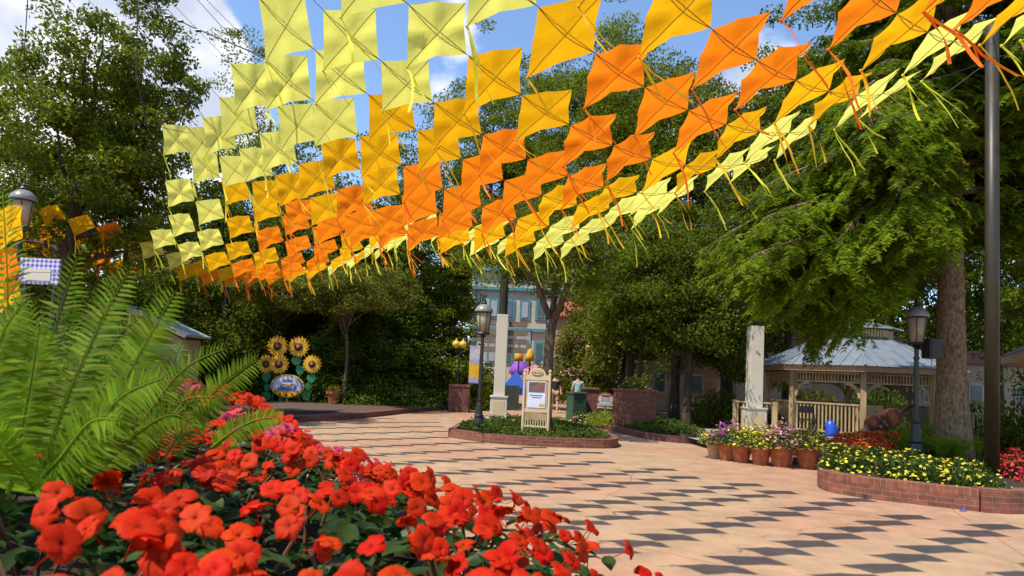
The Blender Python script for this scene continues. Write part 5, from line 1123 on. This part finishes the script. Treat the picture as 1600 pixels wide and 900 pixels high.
low_plant('small_shrub', 'small blue grey leafed plant at the right end of the yellow flowers', 'plant', GZ(1548, 766, .25), .24, .2, 'ivy', 600, .06, .03, 'fwhite', 20, .03)
low_plant('small_shrub', 'low grey green plant under the tall metal pole', 'plant', GZ(1530, 752, .25), .2, .26, 'ivy', 500, .07, .03)

def frond(mb, P, pin, taper=.55, droop=.25, pw=.16, side=None, nseg=34):
    """sword fern frond: rachis through points P, pinnae of length pin"""
    pts = arc3(P, 10); m = MB(); n = len(pts); mb.tube(pts, [.0035*(1-.7*i/(n-1)) for i in range(n)], 4, cap=False)
    L = [0]
    for a, b in zip(pts[:-1], pts[1:]): L.append(L[-1]+(b-a).length)
    tot = L[-1]
    for k in range(nseg):
        u = .06+.94*k/(nseg-1); s_ = u*tot; j = max(i for i in range(n-1) if L[i] <= s_+1e-9); f = (s_-L[j])/max(L[j+1]-L[j], 1e-6); p = pts[j].lerp(pts[min(j+1, n-1)], f)
        d = (pts[min(j+1, n-1)]-pts[j]).normalized(); sd = d.cross(side or Vector((0, -1, .25))).normalized(); nr = sd.cross(d).normalized()
        ln = pin*(math.sin(math.pi*min(1, .22+.78*(1-u)**.75))*.35+.75*(1-u)**.55+.05)*rnd.uniform(.9, 1.05)
        for q in (-1, 1):
            a = (sd*q+d*(.22+.4*u)+Vector((0, 0, -droop*rnd.uniform(.4, 1.4)))+nr*rnd.uniform(-.18, .18)).normalized(); wv = a.cross(nr).normalized()*ln*pw*.5
            e = p+a*ln+Vector((0, 0, -ln*.12)); mid = p+a*ln*.5+nr*ln*.05*rnd.uniform(-1, 1)
            mb.raw([p+a*.004, p+a*ln*.12+wv, mid+wv*.85, e, mid-wv*.85, p+a*ln*.12-wv], [(0, 1, 2, 3), (0, 3, 4, 5)])
def arc3(P, n=8):
    P = [Vector(p) for p in P]; out = []
    for i in range(len(P)-1):
        a, b, c, d = P[max(i-1, 0)], P[i], P[i+1], P[min(i+2, len(P)-1)]
        for k in range(n):
            t = k/n; out.append(.5*((2*b)+(c-a)*t+(2*a-5*b+4*c-d)*t*t+(3*b-a-3*c+d)*t**3))
    out.append(P[-1]); return out
def small_fern(c, label, rad=.5, n=16):
    r = thing('fern', tuple(c), label, 'fern', 'ferns in the raised bed'); c = Vector(c)
    for k in range(n):
        a = 2*math.pi*k/n+rnd.uniform(-.2, .2); h = rnd.uniform(.3, .5); rr = rad*rnd.uniform(.6, 1.05); mb = MB()
        frond(mb, [c, c+Vector((math.cos(a)*rr*.35, math.sin(a)*rr*.35, h*.7)), c+Vector((math.cos(a)*rr*.75, math.sin(a)*rr*.75, h)), c+Vector((math.cos(a)*rr, math.sin(a)*rr, h*.85))], .10, nseg=15, side=Vector((0, 0, 1)), pw=.3); build(mb, 'frond', mt['fern'], r)
for i, (px, py) in enumerate(((1412, 712), (1440, 716), (1470, 720), (1500, 722), (1525, 716), (1575, 700), (1480, 705))):
    small_fern(GZ(px, py, .26), f'green arching fern, {ORD[i+1]} of the clump round the big trunk', .48)
# plants on left bed and middle
p = on(521, 632, 25, .16); r = thing('flower_pot', tuple(p), 'terracotta pot on the mulch right of the sunflower sign', 'flower pot')
m = MB(); m.lathe(p, [(.17, 0), (.25, .38), (.29, .39), (.29, .48), (.25, .48)], 18); build(m, 'shell', mt['terra'], r)
r = thing('flowering_plant', (p.x, p.y, .62), 'small plant with reddish leaves in the pot on the mulch', 'plant'); P, D = dome_pts((p.x, p.y, .62), .3, .28, 500); leaves('foliage', P, .09, .05, mt['leafyel'], r); P, D = dome_pts((p.x, p.y, .64), .32, .3, 60); flat_flowers('blossoms', P, .05, mt['forange'], r)
low_plant('bush', 'bright green leafy bush on the mulch before the dark conifers', 'bush', on(578, 632, 26, .15), .9, .75, 'ivy', 2600, .16, .09)
low_plant('bush', 'small green bush between the pot and the bright green bush', 'bush', on(545, 632, 26, .15), .5, .5, 'plantleaf', 1200, .13, .07)
low_plant('bush', 'low bushes left of the sunflower sign', 'bush', on(395, 632, 25.5, .15), .9, .8, 'leafdark', 2200, .14, .08)
low_plant('bush', 'yellow green small bush beside the oval sign', 'bush', GZ(940, 664, .12), .6, .45, 'chart', 1200, .09, .05)
low_plant('bush', 'green bush at the foot of the brick planter box', 'bush', GZ(965, 664, .12), .6, .4, 'ivy', 1100, .1, .05)
low_plant('bush', 'leafy shrubs growing in the top of the brick planter box', 'bush', (bx.x, bx.y+.3, 1.27), .5, .4, 'ivy', 1000, .1, .05, 'fpinkpale', 30, .06)
low_plant('bush', 'big round green shrub behind the white column', 'bush', on(1200, 668, 21.6, .12), .6, .7, 'ivy', 1400, .1, .05)
low_plant('bush', 'dark rounded shrub left of the timber railing', 'bush', on(1120, 664, 23, .12), 1.1, 1.3, 'leafdark', 2600, .13, .07)
low_plant('bush', 'bright green shrub behind the railing right of the big trunk', 'bush', on(1535, 650, 21, .1), .9, 1.35, 'ivy', 2400, .13, .07)
low_plant('bush', 'dark shrub beneath the kiosk roof at the right edge', 'bush', on(1585, 670, 15.5, .1), .9, 1.4, 'leafdark', 2600, .12, .07)
low_plant('bush', 'green shrub beside the path right of the gate wall', 'bush', on(750, 640, 29, 0), .7, 1.2, 'leaf', 1500, .14, .07)
low_plant('bush', 'leafy shrub behind the bandstand seen between its posts', 'bush', on(1370, 650, 27, 0), 1.6, 1.8, 'ivy', 3200, .16, .09)
low_plant('bush', 'second leafy shrub behind the bandstand, more to the left', 'bush', on(1270, 650, 27.5, 0), 1.3, 1.6, 'leafyel', 2600, .16, .09)
p = at(1112, 545, 29); r = thing('hanging_banner', (p.x, 29, 0), 'orange yellow banner hanging on a pale post behind the shady trees', 'banner')
m = MB(); m.box((p.x, 29, p.z-.45), (.55, .02, .9)); build(m, 'cloth', mt['byellow'], r); m = MB(); m.tube([(p.x+.4, 29, 0), (p.x+.4, 29, p.z+.1)], .06, 8); build(m, 'post', mt['white'], r); m = MB(); m.tube([(p.x-.3, 29, p.z+.02), (p.x+.4, 29, p.z+.02)], .02, 6); build(m, 'bracket', mt['white'], r)
low_plant('hanging_basket', 'basket of pink flowers beyond the litter bin', 'hanging basket', tuple(at(893, 588, 32)), .6, .4, 'ivy', 900, .1, .06, 'fpinkpale', 120, .08)
low_plant('bush', 'cream flowering low plants by the kerb right of the litter bin', 'bush', GZ(915, 660, .1), .5, .25, 'ivy', 700, .08, .05, 'fwhite', 90, .06)
# litter on the plaza: crushed blue wrapper
p = G(1505, 799); m = MB(); m.raw([(p.x-.05, p.y, .006), (p.x, p.y-.03, .02), (p.x+.06, p.y, .008), (p.x+.01, p.y+.03, .035), (p.x-.02, p.y+.04, .01)], [(0, 1, 3), (1, 2, 3), (2, 4, 3), (4, 0, 3)]); tag(build(m, 'wrapper', mt['bluebag'], origin=p), 'crushed blue wrapper lying at the foot of the raised brick planter', 'litter')

# ---------------------------------------------------------------- foreground planter: impatiens and fern
E0, E1 = Vector((.36, 1.00)), Vector((-.75, 3.1)); EN = Vector((-(E1-E0).y, (E1-E0).x)).normalized()
if EN.x > 0: EN = -EN                                   # points inside (left)
def inside(x, y): return (Vector((x, y))-E0).dot(EN)
def mz(x, y):
    e = inside(x, y); s = min(max(e/.55, -.35), 1); s2 = s*s*(3-2*s) if s > 0 else s*.9
    return 1.09+.17*s2+.13*max(0, -x-.45)+.09*math.exp(-((x+.03)**2+(y-1.5)**2)/.16)+.03*math.sin(x*6+1)*math.cos(y*5)
wallp = [E0-EN*-.12+Vector((.15, -.6)), E0-EN*-.12, E1-EN*-.12, Vector((-1.6, 3.3)), Vector((-2.6, 3.3)), Vector((-2.6, .3)), Vector((.3, .3))]
mb = MB(); mb.prism([(p.x, p.y) for p in wallp], 0, .80); r = tag(build(mb, 'brick_planter', mt['brick'], origin=(-1, 1.5, 0)), 'waist high brick planter hidden under the red impatiens in the foreground', 'planter')
mb = MB(); n = 26; V = []; Fs = []
for j in range(n):
    for i in range(n):
        x = -2.5+3.0*i/(n-1); y = .32+2.9*j/(n-1); V.append((x, y, min(mz(x, y)-.16, 1.3) if inside(x, y) > .02 else .80))
for j in range(n-1):
    for i in range(n-1):
        if inside(V[j*n+i][0], V[j*n+i][1]) > -.05: Fs.append((j*n+i, j*n+i+1, (j+1)*n+i+1, (j+1)*n+i))
mb.raw(V, Fs); tag(build(mb, 'planter_soil', mt['soil'], smooth=True), kind='structure')
def petalmat(name, c, cd):
    m, nt, N, L, P = nodes_of(name); P.inputs['Roughness'].default_value = .6; P.inputs['Specular IOR Level'].default_value = .15
    t = N.new('ShaderNodeTexCoord'); ln = N.new('ShaderNodeVectorMath'); ln.operation = 'LENGTH'; L.new(t.outputs['Object'], ln.inputs[0])
    mr = N.new('ShaderNodeMapRange'); mr.inputs[1].default_value = .001; mr.inputs[2].default_value = .009; L.new(ln.outputs['Value'], mr.inputs[0])
    x = N.new('ShaderNodeMix'); x.data_type = 'RGBA'; x.inputs[6].default_value = (*cd, 1); x.inputs[7].default_value = (*c, 1); L.new(mr.outputs[0], x.inputs['Factor'])
    oi = N.new('ShaderNodeObjectInfo'); hs = N.new('ShaderNodeHueSaturation'); a = N.new('ShaderNodeMapRange'); a.inputs[3].default_value = .85; a.inputs[4].default_value = 1.08; L.new(oi.outputs['Random'], a.inputs[0]); L.new(a.outputs[0], hs.inputs['Value'])
    wnz = N.new('ShaderNodeTexWhiteNoise'); wnz.noise_dimensions = '1D'; L.new(oi.outputs['Random'], wnz.inputs['W']); b = N.new('ShaderNodeMapRange'); b.inputs[3].default_value = .497; b.inputs[4].default_value = .507; L.new(wnz.outputs[0], b.inputs[0]); L.new(b.outputs[0], hs.inputs['Hue'])
    L.new(x.outputs[2], hs.inputs['Color']); L.new(hs.outputs[0], P.inputs['Base Color'])
    n = N.new('ShaderNodeTexNoise'); n.inputs['Scale'].default_value = 160; L.new(t.outputs['Object'], n.inputs['Vector']); bp = N.new('ShaderNodeBump'); bp.inputs['Strength'].default_value = .25; bp.inputs['Distance'].default_value = .003; L.new(n.outputs['Fac'], bp.inputs['Height']); L.new(bp.outputs[0], P.inputs['Normal'])
    tr = N.new('ShaderNodeBsdfTranslucent'); L.new(hs.outputs[0], tr.inputs[0]); ms = N.new('ShaderNodeMixShader'); ms.inputs[0].default_value = .35; L.new(P.outputs[0], ms.inputs[1]); L.new(tr.outputs[0], ms.inputs[2]); L.new(ms.outputs[0], N['Material Output'].inputs[0])
    return m
mt['impred'] = petalmat('impatiens_red', (.60, .017, .001), (.22, .003, .002)); mt['imppink'] = petalmat('impatiens_pink', (.60, .06, .12), (.35, .015, .04))
def flower_mesh(name, mat, seed):
    rr = random.Random(seed); mb = MB(); spec = [(90, 1.0, 1.0), (90+68, .98, .98), (90-68, .98, .98), (90+142, 1.05, 1.05), (90-142, 1.05, 1.05)]
    for pi_, (deg, ls, ws) in enumerate(spec):
        a = math.radians(deg+rr.uniform(-6, 6)); L_, W_ = .027*ls*rr.uniform(.92, 1.06), .0285*ws*rr.uniform(.92, 1.08); V = []; nu, nv = 6, 6; lift = rr.uniform(-.002, .004); curl = rr.uniform(.0, .22); tz = .0012*pi_
        for i in range(nu+1):
            u = i/nu; hw = W_/2*(math.sin(math.pi*min(1, .12+.80*u))**.75)*(1.0 if u < .9 else .93)
            for j in range(nv+1):
                v = j/nv*2-1; ext = 1-.13*math.exp(-(v/.28)**2)*u**3-.12*abs(v)**2.5*u
                x = v*hw; y = L_*u*ext; z = tz+lift*u+.006*u*(1-u)*2-curl*.02*u*u*abs(v)-.005*u**3*curl*2+.0012*math.sin(v*9+pi_)*u
                V.append((x*math.cos(a-math.pi/2)-y*math.sin(a-math.pi/2), x*math.sin(a-math.pi/2)+y*math.cos(a-math.pi/2), z))
        mb.raw(V, [(i*(nv+1)+j, i*(nv+1)+j+1, (i+1)*(nv+1)+j+1, (i+1)*(nv+1)+j) for i in range(nu) for j in range(nv)])
    mb.tube([(0, 0, 0), (0, 0, -.02), (.004, 0, -.045)], .0012, 4)
    me = bpy.data.meshes.new(name); me.from_pydata(mb.v, [], mb.f); me.materials.append(mat); me.polygons.foreach_set('use_smooth', [True]*len(me.polygons)); return me
FM = {c: [flower_mesh('blossom', mt[c], s+i) for i in range(4)] for c, s in (('impred', 10), ('imppink', 40))}
LF = []
for i in range(3):
    rr = random.Random(90+i); V = []; nu = 7
    for k in range(nu+1):
        u = k/nu; hw = .5*math.sin(math.pi*u**.85)**.9*.42; z = -.22*u*u+.03*math.sin(u*9+i)
        for v in (-1, -.5, 0, .5, 1): V.append((v*hw, u, z+abs(v)*hw*.35+.01*math.sin(u*28)*(abs(v) == .5)))
    LF.append((V, [(k*5+j, k*5+j+1, (k+1)*5+j+1, (k+1)*5+j) for k in range(nu) for j in range(4)]))
sp = []; ir = random.Random(21)
yy = .56
while yy < 3.1:
    xx = -1.75
    stepx = .27+.05*yy
    while xx < .5:
        x, y = xx+ir.uniform(-.05, .05), yy+ir.uniform(-.05, .05); q = proj((x, y, mz(x, y)))
        if inside(x, y) > -.03 and -140 < q[0] < 1100 and q[1] < 1150: sp.append((x, y))
        xx += stepx
    yy += .24+.05*yy
print('impatiens plants', len(sp))
sp.sort(key=lambda s: s[1]); cnt = {}
place_words = []
for i, (x, y) in enumerate(sp):
    q = proj((x, y, mz(x, y))); e = inside(x, y); pink = (y > 1.75 and x < -.35 and e < .95) or (y > 1.4 and x < -.8)
    if pink and ir.random() < .12: pink = False
    col = 'coral pink' if pink else 'red orange'
    key = col; cnt[key] = cnt.get(key, 0)+1
    edge = 'beside the paving' if e < .3 else ('in mid bed' if x > -.7 else 'beside the fern')
    near = 'nearest' if cnt[key] == 1 else ORD[cnt[key]]+' nearest' if cnt[key] < len(ORD) else 'farthest'
    r = thing('impatiens', (x, y, mz(x, y)-.2), f'{col} impatiens, {near} of its colour, {edge}', 'plant', 'impatiens plants in the foreground bed')
    V = []; Fs = []; nl = 115
    for k in range(nl):
        lv, lf_ = LF[ir.randrange(3)]; s_ = ir.uniform(.045, .085); a = ir.uniform(0, 2*math.pi); tilt = ir.uniform(-.5, .55); rad = .21*math.sqrt(ir.random())
        px_, py_ = x+rad*math.cos(a), y+rad*math.sin(a); pz = mz(px_, py_)-ir.uniform(.0, .13)-.01
        Mx = Matrix.Translation((px_, py_, pz)) @ Matrix.Rotation(a-math.pi/2+ir.uniform(-.7, .7), 4, 'Z') @ Matrix.Rotation(tilt, 4, 'X') @ Matrix.Rotation(ir.uniform(-.5, .5), 4, 'Y') @ Matrix.Scale(s_, 4)
        o_ = len(V); V += [tuple(Mx @ Vector(v)-Vector((x, y, mz(x, y)-.2))) for v in lv]; Fs += [tuple(o_+t for t in f) for f in lf_]
    finish('foliage', V, Fs, mt['impleaf'], r, smooth=True)
    mb = MB()
    for k in range(7):
        a = ir.uniform(0, 6.28); rr = ir.uniform(.05, .18); mb.tube([(x, y, mz(x, y)-.22), (x+rr*.5*math.cos(a), y+rr*.5*math.sin(a), mz(x, y)-.1), (x+rr*math.cos(a), y+rr*math.sin(a), mz(x+rr*math.cos(a), y+rr*math.sin(a))-.02)], .003, 4, cap=False)
    build(mb, 'stems', mt['fernstem'], r)
    nf = 32 if e < .75 else 20
    if q[1] > 780 and x < -.2: nf = 15
    for k in range(nf):
        a = ir.uniform(0, 6.28); rad = .22*math.sqrt(ir.random()); px_, py_ = x+rad*math.cos(a), y+rad*math.sin(a); c = Vector((px_, py_, mz(px_, py_)+ir.uniform(.0, .045)))
        nv = Vector((ir.gauss(.1, .42), ir.gauss(-.45, .4), ir.uniform(.35, 1))).normalized()
        if inside(px_, py_) < .25: nv = (nv-Vector((EN.x, EN.y, 0))*.5).normalized()
        o = bpy.data.objects.new('blossom', ir.choice(FM['imppink' if pink else 'impred'])); COL.objects.link(o); o.parent = r; base = Vector(r['_w'])
        Q = nv.to_track_quat('Z', 'Y').to_matrix().to_4x4(); sc2 = ir.uniform(.62, .95); o.matrix_local = Matrix.Translation(c-base) @ Q @ Matrix.Rotation(ir.uniform(0, 6.28), 4, 'Z') @ Matrix.Scale(sc2, 4)

# big fern
fb = at(60, 760, 1.05); fr = thing('fern', tuple(fb), 'large bright green sword fern arching over the foreground at the left', 'fern')
def fp(px, py, y): return at(px, py, y)
FR = [((105, 745, 1.05), (165, 650, 1.1), (226, 540, 1.12), (272, 458, 1.12), .072), ((60, 750, 1.1), (105, 620, 1.15), (160, 500, 1.2), (200, 425, 1.2), .075),
      ((30, 740, 1.15), (60, 600, 1.2), (95, 480, 1.25), (120, 405, 1.25), .07), ((2, 740, 1.1), (8, 600, 1.12), (12, 450, 1.15), (4, 300, 1.2), .06),
      ((215, 700, 1.2), (240, 650, 1.25), (262, 590, 1.25), (284, 535, 1.25), .05), ((255, 720, 1.25), (300, 650, 1.3), (350, 600, 1.3), (402, 562, 1.3), .060),
      ((90, 760, 1.0), (130, 690, 1.0), (190, 620, 1.0), (255, 590, 1.0), .065), ((10, 780, 1.0), (30, 690, 1.0), (48, 600, 1.0), (62, 510, 1.0), .065),
      ((0, 700, .95), (-10, 600, .95), (5, 520, .95), (40, 470, .95), .06), ((40, 770, 1.0), (90, 720, .98), (140, 660, .95), (185, 655, .93), .055),
      ((330, 700, 1.5), (370, 670, 1.5), (405, 655, 1.5), (440, 652, 1.5), .05), ((150, 740, 1.3), (200, 650, 1.35), (225, 560, 1.4), (232, 480, 1.4), .06),
      ((80, 740, 1.3), (75, 640, 1.35), (60, 540, 1.4), (30, 460, 1.4), .06), ((200, 720, 1.3), (245, 660, 1.3), (290, 625, 1.3), (335, 620, 1.3), .055),
      ((20, 720, 1.3), (60, 620, 1.35), (130, 560, 1.4), (190, 545, 1.4), .06), ((110, 750, 1.15), (140, 640, 1.2), (200, 560, 1.25), (245, 500, 1.25), .06),
      ((-30, 760, 1.0), (-40, 650, 1.0), (-20, 560, 1.0), (30, 500, 1.0), .065), ((50, 760, .95), (20, 720, .9), (-10, 690, .88), (-40, 690, .86), .06),
      ((130, 760, 1.05), (200, 690, 1.1), (262, 650, 1.1), (300, 660, 1.1), .05), ((60, 740, 1.2), (120, 600, 1.25), (150, 520, 1.3), (170, 440, 1.3), .065), ((180, 730, 1.2), (235, 640, 1.2), (290, 575, 1.2), (350, 545, 1.2), .05)]
for k in range(12):
    bx_, tx_ = rnd.uniform(-20, 190), rnd.uniform(-30, 230); ty_ = rnd.uniform(450, 640); y0_ = rnd.uniform(1.15, 1.45)
    FR.append(((bx_, 760, y0_), (bx_*.7+tx_*.3, 760-(760-ty_)*.45, y0_+.03), (bx_*.3+tx_*.7, 760-(760-ty_)*.85, y0_+.06), (tx_, ty_, y0_+.06), rnd.uniform(.05, .065)))
for (a, b, c, d, pl_) in FR:
    mb = MB(); frond(mb, [fp(*a), fp(*b), fp(*c), fp(*d)], pl_*.95, nseg=40, pw=.125, droop=.1); build(mb, 'frond', mt['fern'], fr)
